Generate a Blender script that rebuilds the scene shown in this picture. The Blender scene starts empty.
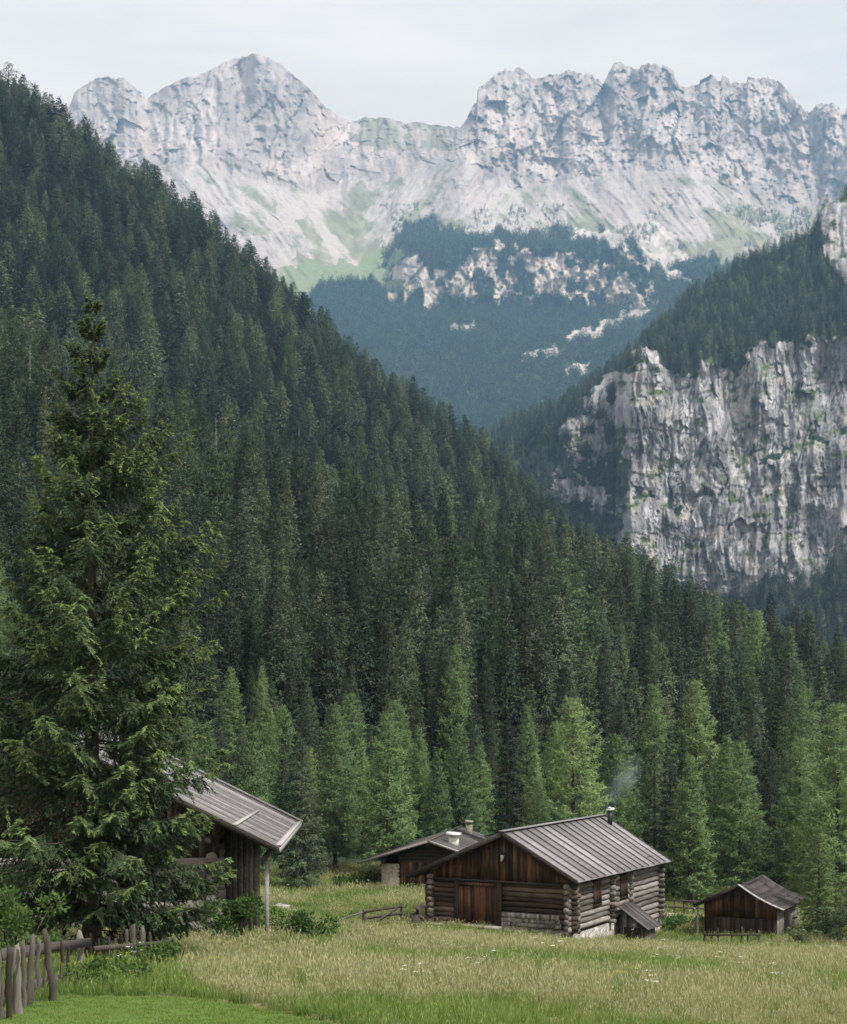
import bpy, math, random
import numpy as np
from mathutils import Vector, Matrix

# ------------------------------------------------------------------ scene, camera, world, sun
SC = bpy.context.scene
COL = SC.collection
F = 1350.0; CX = 423.5; HY = 740.0          # focal length in px, optical axis and horizon of the photograph
SC.render.engine = 'CYCLES'
SC.cycles.max_bounces = 6
SC.cycles.diffuse_bounces = 2
SC.cycles.glossy_bounces = 2
SC.cycles.transmission_bounces = 3
SC.cycles.volume_bounces = 0
SC.cycles.transparent_max_bounces = 8
SC.cycles.use_denoising = True
SC.cycles.use_adaptive_sampling = True
SC.cycles.adaptive_threshold = 0.02
SC.view_settings.view_transform = 'Standard'
SC.view_settings.look = 'None'
SC.view_settings.exposure = 0.35
SC.view_settings.gamma = 1.0

cam_d = bpy.data.cameras.new('camera')
cam = bpy.data.objects.new('camera', cam_d); COL.objects.link(cam)
cam_d.sensor_fit = 'VERTICAL'; cam_d.sensor_height = 36.0; cam_d.sensor_width = 36.0
cam_d.lens = F / 1024.0 * 36.0
cam_d.shift_y = (HY - 512.0) / 1024.0
cam_d.clip_start = 0.5; cam_d.clip_end = 30000
cam.rotation_euler = (math.radians(90), 0, 0)
SC.camera = cam

SUN_EL, SUN_AZ = 54.0, 128.0    # azimuth clockwise from the view direction (+Y): right and slightly behind the camera
w = bpy.data.worlds.new('World'); SC.world = w; w.use_nodes = True
nt = w.node_tree; nt.nodes.clear()
sky = nt.nodes.new('ShaderNodeTexSky'); sky.sky_type = 'NISHITA'; sky.sun_disc = False
sky.sun_elevation = math.radians(SUN_EL); sky.sun_rotation = math.radians(SUN_AZ)
tc = nt.nodes.new('ShaderNodeTexCoord')
mp = nt.nodes.new('ShaderNodeMapping'); mp.inputs['Scale'].default_value = (1.6, 1.6, 9.0)
mp.inputs['Rotation'].default_value = (0.0, 0.06, 0.0)
nz = nt.nodes.new('ShaderNodeTexNoise'); nz.inputs['Scale'].default_value = 2.2; nz.inputs['Detail'].default_value = 7
nz.inputs['Roughness'].default_value = 0.55
rp = nt.nodes.new('ShaderNodeValToRGB')
rp.color_ramp.elements[0].position = 0.34; rp.color_ramp.elements[0].color = (8.4, 7.6, 6.8, 1)
rp.color_ramp.elements[1].position = 0.66; rp.color_ramp.elements[1].color = (10.3, 9.1, 7.95, 1)
mx = nt.nodes.new('ShaderNodeMix'); mx.data_type = 'RGBA'; mx.inputs[0].default_value = 0.97
bg = nt.nodes.new('ShaderNodeBackground'); bg.inputs['Strength'].default_value = 0.106
wo = nt.nodes.new('ShaderNodeOutputWorld')
L = nt.links.new
L(tc.outputs['Generated'], mp.inputs[0]); L(mp.outputs[0], nz.inputs['Vector']); L(nz.outputs['Fac'], rp.inputs[0])
L(sky.outputs[0], mx.inputs[6]); L(rp.outputs[0], mx.inputs[7]); L(mx.outputs[2], bg.inputs[0]); L(bg.outputs[0], wo.inputs[0])

sun_d = bpy.data.lights.new('sun', 'SUN'); sun_d.energy = 4.6; sun_d.angle = math.radians(9); sun_d.color = (1.0, 0.96, 0.9)
sun = bpy.data.objects.new('sun', sun_d); COL.objects.link(sun)
_a, _e = math.radians(SUN_AZ), math.radians(SUN_EL)
_dir = Vector((math.sin(_a) * math.cos(_e), math.cos(_a) * math.cos(_e), math.sin(_e)))
sun.rotation_euler = _dir.to_track_quat('Z', 'Y').to_euler()

# ------------------------------------------------------------------ helpers
def tag(o, label=None, cat=None, group=None, kind=None):
    if label: o['label'] = label
    if cat: o['category'] = cat
    if group: o['group'] = group
    if kind: o['kind'] = kind
    return o

def empty(name, loc, rz=0.0, label=None, cat=None, group=None):
    o = bpy.data.objects.new(name, None); COL.objects.link(o)
    o.location = loc; o.rotation_euler = (0, 0, rz); o.empty_display_size = 0.3
    return tag(o, label, cat, group)

def mesh_np(name, V, Q, T=None, smooth=False, attrs=None, normals=None):
    """mesh from numpy: V (n,3), Q (m,4) quads, T (k,3) tris; attrs {name: (n,) or (n,4)} on points"""
    me = bpy.data.meshes.new(name)
    nq = 0 if Q is None else len(Q); ntri = 0 if T is None else len(T)
    me.vertices.add(len(V)); me.vertices.foreach_set('co', np.ascontiguousarray(V, dtype=np.float32).ravel())
    idx = []
    if nq: idx.append(np.asarray(Q, dtype=np.int32).ravel())
    if ntri: idx.append(np.asarray(T, dtype=np.int32).ravel())
    idx = np.concatenate(idx)
    me.loops.add(len(idx)); me.loops.foreach_set('vertex_index', idx)
    me.polygons.add(nq + ntri)
    st = np.concatenate([np.arange(nq) * 4, nq * 4 + np.arange(ntri) * 3]).astype(np.int32)
    me.polygons.foreach_set('loop_start', st)
    me.polygons.foreach_set('loop_total', np.concatenate([np.full(nq, 4), np.full(ntri, 3)]).astype(np.int32))
    if smooth: me.polygons.foreach_set('use_smooth', np.ones(nq + ntri, dtype=bool))
    me.update(calc_edges=True)
    if normals is not None:
        me.polygons.foreach_set('use_smooth', np.ones(nq + ntri, dtype=bool))
        me.normals_split_custom_set_from_vertices(np.asarray(normals, np.float32))
    for k, a in (attrs or {}).items():
        a = np.asarray(a, dtype=np.float32)
        if a.ndim == 2:
            at = me.attributes.new(k, 'FLOAT_COLOR', 'POINT'); at.data.foreach_set('color', a.ravel())
        else:
            at = me.attributes.new(k, 'FLOAT', 'POINT'); at.data.foreach_set('value', a)
    return me

def link(name, me, mat=None, parent=None, loc=None):
    o = bpy.data.objects.new(name, me); COL.objects.link(o)
    if mat and not me.materials: me.materials.append(mat)
    if parent: o.parent = parent
    if loc is not None: o.location = loc
    return o

# numpy value noise ------------------------------------------------
def _h(ix, iy, iz, seed):
    n = (ix.astype(np.int64) * 374761393 + iy.astype(np.int64) * 668265263 + iz.astype(np.int64) * 2147483647 + seed * 974634777) & 0xffffffff
    n = ((n ^ (n >> 13)) * 1274126177) & 0xffffffff
    n = ((n ^ (n >> 16)) * 2246822519) & 0xffffffff
    return ((n ^ (n >> 15)) & 0xffffff).astype(np.float64) / 0xffffff

def vnoise(x, y, z=0.0, seed=0):
    x, y, z = np.broadcast_arrays(np.asarray(x, float), np.asarray(y, float), np.asarray(z, float))
    ix, iy, iz = np.floor(x), np.floor(y), np.floor(z)
    fx, fy, fz = x - ix, y - iy, z - iz
    fx = fx * fx * fx * (fx * (fx * 6 - 15) + 10); fy = fy * fy * fy * (fy * (fy * 6 - 15) + 10); fz = fz * fz * (3 - 2 * fz)
    ix, iy, iz = ix.astype(np.int64), iy.astype(np.int64), iz.astype(np.int64)
    r = 0
    for a in (0, 1):
        for b in (0, 1):
            for c in (0, 1):
                r = r + _h(ix + a, iy + b, iz + c, seed) * (fx if a else 1 - fx) * (fy if b else 1 - fy) * (fz if c else 1 - fz)
    return r * 2 - 1

def fbm(x, y, z=0.0, oct=4, seed=0, gain=0.5, ridged=False):
    r = 0; a = 1.0; tot = 0
    for k in range(oct):
        n = vnoise(np.asarray(x) * 2.03 ** k + 17.3 * k, np.asarray(y) * 2.03 ** k - 9.1 * k, np.asarray(z) * 2.03 ** k + 5.7 * k, seed + k)
        if ridged: n = 1 - 2 * np.abs(n)
        r = r + a * n; tot += a; a *= gain
    return r / tot

def facet(x, y, seed=0):
    """broken-rock pattern: every cell is a tilted plane; returns (height, distance to crack, cell id)"""
    x = np.asarray(x, float); y = np.asarray(y, float); ix, iy = np.floor(x).astype(np.int64), np.floor(y).astype(np.int64)
    z0 = np.zeros_like(ix); f1 = np.full(x.shape, 9.0); f2 = np.full(x.shape, 9.0); hgt = np.zeros(x.shape); cid = np.zeros(x.shape)
    for a in (-1, 0, 1):
        for b in (-1, 0, 1):
            cx, cy = ix + a, iy + b
            px, py = cx + _h(cx, cy, z0, seed), cy + _h(cx, cy, z0, seed + 1); dx, dy = x - px, y - py; d = np.hypot(dx, dy)
            i_ = _h(cx, cy, z0, seed + 2); hh = (i_ * 2 - 1) * .6 + dx * (_h(cx, cy, z0, seed + 3) * 2 - 1) * 1.3 + dy * (_h(cx, cy, z0, seed + 4) * 2 - 1) * 1.3
            n = d < f1; f2 = np.where(n, f1, np.minimum(f2, d)); hgt = np.where(n, hh, hgt); cid = np.where(n, i_, cid); f1 = np.where(n, d, f1)
    return hgt, f2 - f1, cid

def sstep(a, b, x):
    t = np.clip((np.asarray(x, float) - a) / (b - a), 0, 1); return t * t * (3 - 2 * t)

def in_poly(px, py, poly):
    px = np.asarray(px); py = np.asarray(py); ins = np.zeros(px.shape, bool)
    n = len(poly); j = n - 1
    for i in range(n):
        xi, yi = poly[i]; xj, yj = poly[j]
        c = ((yi > py) != (yj > py)) & (px < (xj - xi) * (py - yi) / ((yj - yi) + 1e-12) + xi)
        ins ^= c; j = i
    return ins

# ------------------------------------------------------------------ materials
def newmat(name):
    m = bpy.data.materials.new(name); m.use_nodes = True
    t = m.node_tree; t.nodes.clear()
    return m, t, t.nodes, t.links.new

def N(ns, typ, **kw):
    n = ns.new(typ)
    for k, v in kw.items():
        if k in n.inputs: n.inputs[k].default_value = v
        else: setattr(n, k, v)
    return n

def ramp(ns, stops):
    r = ns.new('ShaderNodeValToRGB'); e = r.color_ramp.elements
    while len(e) < len(stops): e.new(0.5)
    for i, (p, c) in enumerate(stops):
        e[i].position = p; e[i].color = (c[0], c[1], c[2], 1)
    return r

def foliage_mat(name, ca, cb, cc, trans=0.35, nscale=0.5, fleck=None):
    """three greens mixed by object (random) and by clump (noise)"""
    m, t, ns, l = newmat(name)
    oi = ns.new('ShaderNodeObjectInfo')
    tc = ns.new('ShaderNodeTexCoord')
    nz = N(ns, 'ShaderNodeTexNoise', Scale=nscale, Detail=3.0)
    l(tc.outputs['Object'], nz.inputs['Vector'])
    r1 = ramp(ns, [(0.0, ca), (0.55, cb), (1.0, cc)])
    add = N(ns, 'ShaderNodeMath', operation='MULTIPLY_ADD'); add.inputs[1].default_value = 0.95
    sc = N(ns, 'ShaderNodeMath', operation='MULTIPLY_ADD'); sc.inputs[1].default_value = 0.9; sc.inputs[2].default_value = -0.42
    l(nz.outputs['Fac'], sc.inputs[0]); l(oi.outputs['Random'], add.inputs[0]); l(sc.outputs[0], add.inputs[2])
    l(add.outputs[0], r1.inputs[0])
    at = N(ns, 'ShaderNodeAttribute', attribute_name='tip')
    mixt = N(ns, 'ShaderNodeMix', data_type='RGBA', blend_type='MIX')
    mixt.inputs[7].default_value = (*(fleck or cc), 1)
    l(at.outputs['Fac'], mixt.inputs[0]); l(r1.outputs[0], mixt.inputs[6])
    d = N(ns, 'ShaderNodeBsdfPrincipled', Roughness=0.62); d.inputs['Specular IOR Level'].default_value = 0.22
    tr = ns.new('ShaderNodeBsdfTranslucent')
    l(mixt.outputs[2], d.inputs['Base Color']); l(mixt.outputs[2], tr.inputs['Color'])
    ms = N(ns, 'ShaderNodeMixShader', Fac=trans); l(d.outputs[0], ms.inputs[1]); l(tr.outputs[0], ms.inputs[2])
    o = ns.new('ShaderNodeOutputMaterial'); l(ms.outputs[0], o.inputs[0])
    return m

def wood_mat(name, c_lo, c_hi, grain=(1, 1, 1), scale=6.0, rough=0.85, bump=0.5, stain=None, stain_amt=0.0):
    """weathered wood: per-piece tone (attribute), fine grain and larger stains"""
    m, t, ns, l = newmat(name)
    tc = ns.new('ShaderNodeTexCoord'); mp = N(ns, 'ShaderNodeMapping'); mp.inputs['Scale'].default_value = grain
    l(tc.outputs['Object'], mp.inputs[0])
    nz = N(ns, 'ShaderNodeTexNoise', Scale=scale, Detail=6.0, Roughness=0.65); l(mp.outputs[0], nz.inputs['Vector'])
    nb = N(ns, 'ShaderNodeTexNoise', Scale=1.3, Detail=4.0, Roughness=0.6); l(tc.outputs['Object'], nb.inputs['Vector'])
    at = N(ns, 'ShaderNodeAttribute', attribute_name='tone')
    s1 = N(ns, 'ShaderNodeMath', operation='MULTIPLY_ADD'); s1.inputs[1].default_value = 1.5; s1.inputs[2].default_value = -0.75
    l(nz.outputs['Fac'], s1.inputs[0])
    s2 = N(ns, 'ShaderNodeMath', operation='MULTIPLY_ADD'); s2.inputs[1].default_value = 0.9; l(at.outputs['Fac'], s2.inputs[0]); l(s1.outputs[0], s2.inputs[2])
    mid = tuple((a * 0.6 + b * 0.4) for a, b in zip(c_lo, c_hi))
    r = ramp(ns, [(0.0, c_lo), (0.45, mid), (1.0, c_hi)]); l(s2.outputs[0], r.inputs[0])
    col = r.outputs[0]
    if stain:
        rs = ramp(ns, [(0.42, (0, 0, 0)), (0.62, (1, 1, 1))]); l(nb.outputs['Fac'], rs.inputs[0])
        mm = N(ns, 'ShaderNodeMath', operation='MULTIPLY'); mm.inputs[1].default_value = stain_amt; l(rs.outputs[0], mm.inputs[0])
        mix = N(ns, 'ShaderNodeMix', data_type='RGBA'); l(mm.outputs[0], mix.inputs[0]); l(col, mix.inputs[6]); mix.inputs[7].default_value = (*stain, 1)
        col = mix.outputs[2]
    p = N(ns, 'ShaderNodeBsdfPrincipled', Roughness=rough); p.inputs['Specular IOR Level'].default_value = 0.25
    l(col, p.inputs['Base Color'])
    b = N(ns, 'ShaderNodeBump', Strength=bump, Distance=0.02); l(nz.outputs['Fac'], b.inputs['Height']); l(b.outputs[0], p.inputs['Normal'])
    o = ns.new('ShaderNodeOutputMaterial'); l(p.outputs[0], o.inputs[0])
    return m

def stone_mat(name, a, b, c, scale=4.0, mortar=(0.2, 0.19, 0.17)):
    m, t, ns, l = newmat(name)
    tc = ns.new('ShaderNodeTexCoord')
    v = N(ns, 'ShaderNodeTexVoronoi', Scale=scale, feature='F1'); l(tc.outputs['Object'], v.inputs['Vector'])
    ve = N(ns, 'ShaderNodeTexVoronoi', Scale=scale, feature='DISTANCE_TO_EDGE'); l(tc.outputs['Object'], ve.inputs['Vector'])
    n = N(ns, 'ShaderNodeTexNoise', Scale=18.0, Detail=5.0); l(tc.outputs['Object'], n.inputs['Vector'])
    r = ramp(ns, [(0.0, a), (0.5, b), (1.0, c)]); sx = ns.new('ShaderNodeSeparateColor'); l(v.outputs['Color'], sx.inputs[0])
    mm = N(ns, 'ShaderNodeMath', operation='MULTIPLY_ADD'); mm.inputs[1].default_value = 0.7
    nn = N(ns, 'ShaderNodeMath', operation='MULTIPLY_ADD'); nn.inputs[1].default_value = 0.9; nn.inputs[2].default_value = -0.3
    l(n.outputs['Fac'], nn.inputs[0]); l(sx.outputs[0], mm.inputs[0]); l(nn.outputs[0], mm.inputs[2]); l(mm.outputs[0], r.inputs[0])
    er = ramp(ns, [(0.02, (0, 0, 0)), (0.09, (1, 1, 1))]); l(ve.outputs['Distance'], er.inputs[0])
    mix = N(ns, 'ShaderNodeMix', data_type='RGBA'); l(er.outputs[0], mix.inputs[0]); mix.inputs[6].default_value = (*mortar, 1); l(r.outputs[0], mix.inputs[7])
    p = N(ns, 'ShaderNodeBsdfPrincipled', Roughness=0.9); l(mix.outputs[2], p.inputs['Base Color'])
    bp = N(ns, 'ShaderNodeBump', Strength=0.7, Distance=0.05); l(er.outputs[0], bp.inputs['Height']); l(bp.outputs[0], p.inputs['Normal'])
    o = ns.new('ShaderNodeOutputMaterial'); l(p.outputs[0], o.inputs[0])
    return m

def plain_mat(name, c, rough=0.7, metal=0.0, nscale=8.0, var=0.25):
    m, t, ns, l = newmat(name)
    tc = ns.new('ShaderNodeTexCoord'); n = N(ns, 'ShaderNodeTexNoise', Scale=nscale, Detail=4.0); l(tc.outputs['Object'], n.inputs['Vector'])
    r = ramp(ns, [(0.25, tuple(x * (1 - var) for x in c)), (0.75, tuple(min(1, x * (1 + var)) for x in c))]); l(n.outputs['Fac'], r.inputs[0])
    p = N(ns, 'ShaderNodeBsdfPrincipled', Roughness=rough, Metallic=metal); l(r.outputs[0], p.inputs['Base Color'])
    o = ns.new('ShaderNodeOutputMaterial'); l(p.outputs[0], o.inputs[0])
    return m

def attr_mat(name, rough=0.95, bumps=(), detail=None):
    """ground and rock: colour comes from the land-cover attribute 'cov', broken up by world-space noise"""
    m, t, ns, l = newmat(name)
    at = N(ns, 'ShaderNodeAttribute', attribute_name='cov')
    g = ns.new('ShaderNodeNewGeometry')
    col = at.outputs['Color']; prev = None
    if detail:
        for (sx, sy, sz), sc, lo, hi in detail:
            mp = N(ns, 'ShaderNodeMapping'); mp.inputs['Scale'].default_value = (sx, sy, sz); l(g.outputs['Position'], mp.inputs[0])
            n = N(ns, 'ShaderNodeTexNoise', Scale=sc, Detail=6.0, Roughness=0.65); l(mp.outputs[0], n.inputs['Vector'])
            r = ramp(ns, [(0.3, (lo,) * 3), (0.7, (hi,) * 3)]); l(n.outputs['Fac'], r.inputs[0])
            mix = N(ns, 'ShaderNodeMix', data_type='RGBA', blend_type='MULTIPLY'); mix.inputs[0].default_value = 1.0
            l(col, mix.inputs[6]); l(r.outputs[0], mix.inputs[7]); col = mix.outputs[2]
    p = N(ns, 'ShaderNodeBsdfPrincipled', Roughness=rough); p.inputs['Specular IOR Level'].default_value = 0.12
    l(col, p.inputs['Base Color'])
    for (sx, sy, sz), sc, dist, st in bumps:
        mp = N(ns, 'ShaderNodeMapping'); mp.inputs['Scale'].default_value = (sx, sy, sz); l(g.outputs['Position'], mp.inputs[0])
        n = N(ns, 'ShaderNodeTexNoise', Scale=sc, Detail=7.0, Roughness=0.65); l(mp.outputs[0], n.inputs['Vector'])
        b = N(ns, 'ShaderNodeBump', Strength=st, Distance=dist); l(n.outputs['Fac'], b.inputs['Height'])
        if prev: l(prev, b.inputs['Normal'])
        prev = b.outputs[0]
    if prev: l(prev, p.inputs['Normal'])
    o = ns.new('ShaderNodeOutputMaterial'); l(p.outputs[0], o.inputs[0])
    return m

M = {}
M['spruce_near'] = foliage_mat('spruce_near', (0.030, 0.054, 0.026), (0.062, 0.100, 0.044), (0.115, 0.165, 0.068), 0.28, 0.9, (0.28, 0.38, 0.14))
M['spruce'] = foliage_mat('spruce', (0.018, 0.034, 0.024), (0.052, 0.082, 0.050), (0.15, 0.20, 0.105), 0.25, 0.35)
M['larch'] = foliage_mat('larch', (0.10, 0.175, 0.080), (0.165, 0.265, 0.112), (0.25, 0.355, 0.145), 0.4, 0.45)
M['spruce_bright'] = foliage_mat('spruce_bright', (0.09, 0.15, 0.06), (0.14, 0.21, 0.08), (0.20, 0.28, 0.10), 0.3, 0.9)
M['forest'] = foliage_mat('forest_needles', (0.015, 0.029, 0.023), (0.056, 0.086, 0.056), (0.18, 0.23, 0.125), 0.25, 0.2)
M['far_needles'] = foliage_mat('far_needles', (0.022, 0.045, 0.034), (0.060, 0.095, 0.060), (0.13, 0.18, 0.09), 0.1, 0.02)
M['bark'] = wood_mat('bark', (0.030, 0.024, 0.019), (0.13, 0.105, 0.085), (1, 1, 0.25), 14, 0.95, 0.8)
M['deadwood'] = wood_mat('deadwood', (0.12, 0.115, 0.11), (0.30, 0.29, 0.28), (1, 1, 0.25), 9)
M['shrub'] = foliage_mat('shrub_leaves', (0.035, 0.070, 0.018), (0.060, 0.115, 0.028), (0.10, 0.165, 0.04), 0.35, 1.6)
M['shrub_grey'] = foliage_mat('shrub_grey_leaves', (0.06, 0.085, 0.045), (0.09, 0.12, 0.06), (0.14, 0.175, 0.085), 0.35, 1.6)
GR = (8, 8, 1)
M['gable'] = wood_mat('gable_boards', (0.015, 0.009, 0.007), (0.18, 0.092, 0.048), (5, 5, 0.35), 3.0, 0.8, 0.4, (0.015, 0.011, 0.009), 0.75)
M['door'] = wood_mat('door_boards', (0.014, 0.009, 0.006), (0.15, 0.062, 0.028), (5, 5, 0.35), 3.0, 0.8, 0.4, (0.012, 0.009, 0.008), 0.6)
M['log_dark'] = wood_mat('log_dark', (0.020, 0.015, 0.012), (0.17, 0.125, 0.095), (5, 0.35, 5), 3.0, 0.9, 0.6, (0.02, 0.016, 0.014), 0.5)
M['log_grey'] = wood_mat('log_grey', (0.055, 0.050, 0.045), (0.32, 0.30, 0.28), (0.35, 5, 5), 3.0, 0.9, 0.6, (0.10, 0.09, 0.08), 0.4)
M['log_end'] = wood_mat('log_ends', (0.035, 0.030, 0.026), (0.22, 0.20, 0.18), (3, 3, 3), 3.0, 0.9, 0.6)
M['log_black'] = wood_mat('log_black', (0.012, 0.010, 0.009), (0.060, 0.045, 0.036), (5, 0.5, 5), 3.0)
M['barn_log'] = wood_mat('barn_log', (0.055, 0.050, 0.045), (0.30, 0.28, 0.26), (0.35, 5, 5), 3.0, 0.9, 0.6)
M['shingle_wall'] = wood_mat('shingle_wall', (0.07, 0.065, 0.06), (0.38, 0.37, 0.36), (5, 5, 0.6), 3.0)
M['roof_pale'] = wood_mat('roof_pale_boards', (0.145, 0.138, 0.145), (0.32, 0.305, 0.32), (0.3, 4, 4), 2.5, 0.75, 0.3, (0.15, 0.142, 0.145), 0.35)
M['roof_grey'] = wood_mat('roof_grey_boards', (0.08, 0.076, 0.078), (0.34, 0.325, 0.335), (0.4, 5, 5), 2.5, 0.85, 0.5, (0.13, 0.12, 0.12), 0.5)
M['roof_dark'] = wood_mat('roof_dark_shingles', (0.032, 0.029, 0.030), (0.13, 0.122, 0.125), (2, 2, 2), 3.0, 0.75, 0.4)
M['roof_black'] = wood_mat('roof_black_shingles', (0.022, 0.018, 0.018), (0.075, 0.064, 0.064), (2, 2, 2), 3.0, 0.75, 0.4)
M['timber_dark'] = wood_mat('timber_dark', (0.015, 0.012, 0.010), (0.07, 0.055, 0.045), (3, 3, 3), 3.0)
M['timber_pale'] = wood_mat('timber_pale', (0.15, 0.145, 0.14), (0.36, 0.35, 0.345), (3, 3, 3), 3.0)
M['fence'] = wood_mat('fence_wood', (0.028, 0.024, 0.020), (0.135, 0.118, 0.10), (4, 4, 0.4), 4.0, 0.9, 0.6, (0.06, 0.055, 0.035), 0.4)
M['fence_grey'] = wood_mat('fence_grey', (0.05, 0.045, 0.04), (0.22, 0.20, 0.18), (4, 4, 0.5), 4.0, 0.9, 0.6)
M['shutter'] = wood_mat('shutter', (0.035, 0.020, 0.012), (0.13, 0.065, 0.033), (5, 5, 0.4), 3.0)
M['stone'] = stone_mat('plinth_stone', (0.20, 0.19, 0.17), (0.36, 0.34, 0.31), (0.55, 0.53, 0.49), 4.2, (0.22, 0.20, 0.18))
M['stone_warm'] = stone_mat('pier_stone', (0.26, 0.23, 0.18), (0.40, 0.36, 0.29), (0.52, 0.48, 0.40), 5.0, (0.34, 0.31, 0.26))
M['render_white'] = plain_mat('limewash', (0.55, 0.54, 0.51), 0.9)
M['metal_pale'] = plain_mat('zinc_cap', (0.62, 0.64, 0.66), 0.5, 0.2)
M['metal_dark'] = plain_mat('dark_iron', (0.03, 0.03, 0.03), 0.5, 0.6)
M['bone'] = plain_mat('bone', (0.5, 0.47, 0.42), 0.7)
M['rockbit'] = plain_mat('loose_rock', (0.27, 0.255, 0.235), 0.9, 0, 5.0, 0.4)

# ------------------------------------------------------------------ terrain of the valley (height at world x, y)
UC = [-400, 0, 200, 300, 423, 520, 620, 700, 760, 847, 1250]
TZ = {
    1:   [-1.65] * 11,
    17:  [-3.55, -3.6, -3.6, -3.6, -3.6, -3.6, -3.6, -3.65, -3.7, -3.7, -3.7],
    30:  [-5.0, -5.1, -5.2, -5.3, -5.35, -5.4, -5.5, -5.5, -5.55, -5.6, -5.7],
    45:  [-6.2, -6.3, -6.5, -6.75, -7.0, -7.1, -7.3, -7.4, -7.4, -7.5, -7.6],
    57:  [-7.1, -7.3, -7.5, -7.8, -8.05, -8.3, -8.75, -8.9, -8.9, -9.0, -9.1],
    70:  [-8.1, -8.2, -8.3, -8.5, -8.45, -8.7, -9.55, -9.9, -9.8, -9.8, -10],
    85:  [-8.6, -8.8, -9.0, -9.1, -9.2, -9.6, -10.3, -10.5, -10.4, -10.4, -10.5],
    110: [0, -4, -7, -8, -9, -9.7, -10.4, -10.8, -10.8, -10.8, -11],
    170: [28, 20, 10, 6, 3, 2, -3, -7, -8, -8.5, -10],
    230: [60, 45, 28, 20, 14, 11, 5, -1, -2.5, -5, -9],
    300: [90, 75, 52, 43, 34, 28, 21, 6, 3, 0, -8],
    360: [105, 92, 62, 46, 35, 29, 24, 13, 8, 4, -7],
    430: [120, 90, 60, 48, 40, 36, 35, 22, 13, 6, -6],
    600: [260, 215, 170, 140, 105, 84, 60, 33, 15, 5, -8],
    800: [500, 392, 300, 251, 187, 139, 80, 32, 9, 0, -12],
    950: [420, 330, 240, 200, 140, 100, 50, 15, 0, -10, -20],
    1300: [200, 100, 60, 40, 10, -10, -20, -30, -40, -50, -60],
}
_Dk = np.array(sorted(TZ)); _Zk = np.array([TZ[d] for d in _Dk], float)
_ug = np.arange(-1200, 2060, 10.0)
_lg = np.linspace(math.log(1), math.log(1300), 320)
def _grid():
    zc = np.stack([np.interp(np.exp(_lg), _Dk, _Zk[:, c]) for c in range(len(UC))], 1)
    z = np.stack([np.interp(_ug, UC, zc[k]) for k in range(len(_lg))], 0)
    # extend the side slopes beyond the last columns
    ker = np.exp(-np.linspace(-2, 2, 9) ** 2); ker /= ker.sum()
    for ax in (0, 1):
        zp = np.pad(z, [(4, 4) if a == ax else (0, 0) for a in (0, 1)], mode='edge')
        z = sum(k * np.take(zp, np.arange(z.shape[ax]) + i, axis=ax) for i, k in enumerate(ker))
    return z
_G = _grid()
def H(x, y):
    x = np.asarray(x, float); y = np.maximum(np.asarray(y, float), 1.0)
    u = CX + F * x / y
    fu = np.clip((u - _ug[0]) / 10.0, 0, len(_ug) - 1.001); fl = np.clip((np.log(y) - _lg[0]) / (_lg[1] - _lg[0]), 0, len(_lg) - 1.001)
    i = fl.astype(int); j = fu.astype(int); a = fl - i; b = fu - j
    z = (_G[i, j] * (1 - b) + _G[i, j + 1] * b) * (1 - a) + (_G[i + 1, j] * (1 - b) + _G[i + 1, j + 1] * b) * a
    amp = sstep(60, 400, y) * 7.0
    z = z + fbm(x / 60.0, y / 60.0, 0, 3, 5) * amp + fbm(x / 5.0, y / 5.0, 0, 3, 9) * 0.10 * sstep(8, 25, y)
    return z
def Hs(x, y): return float(H(np.array([x]), np.array([y]))[0])
def wx(px, d): return (px - CX) * d / F
def wz(py, d): return (HY - py) * d / F

def grid_mesh(name, X, Y, Z, attrs, mat, kind='structure', label=None, cat=None):
    r, c = X.shape
    V = np.stack([X, Y, Z], -1).reshape(-1, 3)
    k = np.arange(r * c).reshape(r, c)
    Q = np.stack([k[:-1, :-1], k[:-1, 1:], k[1:, 1:], k[1:, :-1]], -1).reshape(-1, 4)
    me = mesh_np(name, V, Q, None, True, attrs)
    o = link(name, me, mat); o['kind'] = kind
    if label: o['label'] = label
    if cat: o['category'] = cat
    return o

def lawn_mask(x, y):
    """mown lawn in the near left corner, ending in a soft curve"""
    u = CX + F * x / np.maximum(y, 1)
    edge = np.interp(u, [-600, 0, 60, 170, 250, 330, 420], [19.6, 19.2, 21.0, 21.8, 20.4, 17.6, 13.0])
    return sstep(-0.35, 0.35, edge - y + fbm(x * 1.1, y * 1.1, 0, 2, 77) * 0.35)

def path_mask(x, y):
    pts = [(-30.0, 40.0), (5.0, 74.0), (13.0, 77.0), (22.0, 76.0), (40.0, 72.0)]
    pts = [(10.5, 79.0), (15.5, 77.5), (22.0, 79.0), (40.0, 84.0)]
    yy = np.interp(x, [p[0] for p in pts], [p[1] for p in pts])
    return sstep(1.5, 0.6, np.abs(y - yy + fbm(x * .5, y * .5, 0, 2, 3) * .8)) * sstep(9.5, 11.0, x)

def tintmix(a, b, f):
    f = np.asarray(f)[..., None]; return np.asarray(a) * (1 - f) + np.asarray(b) * f

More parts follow.
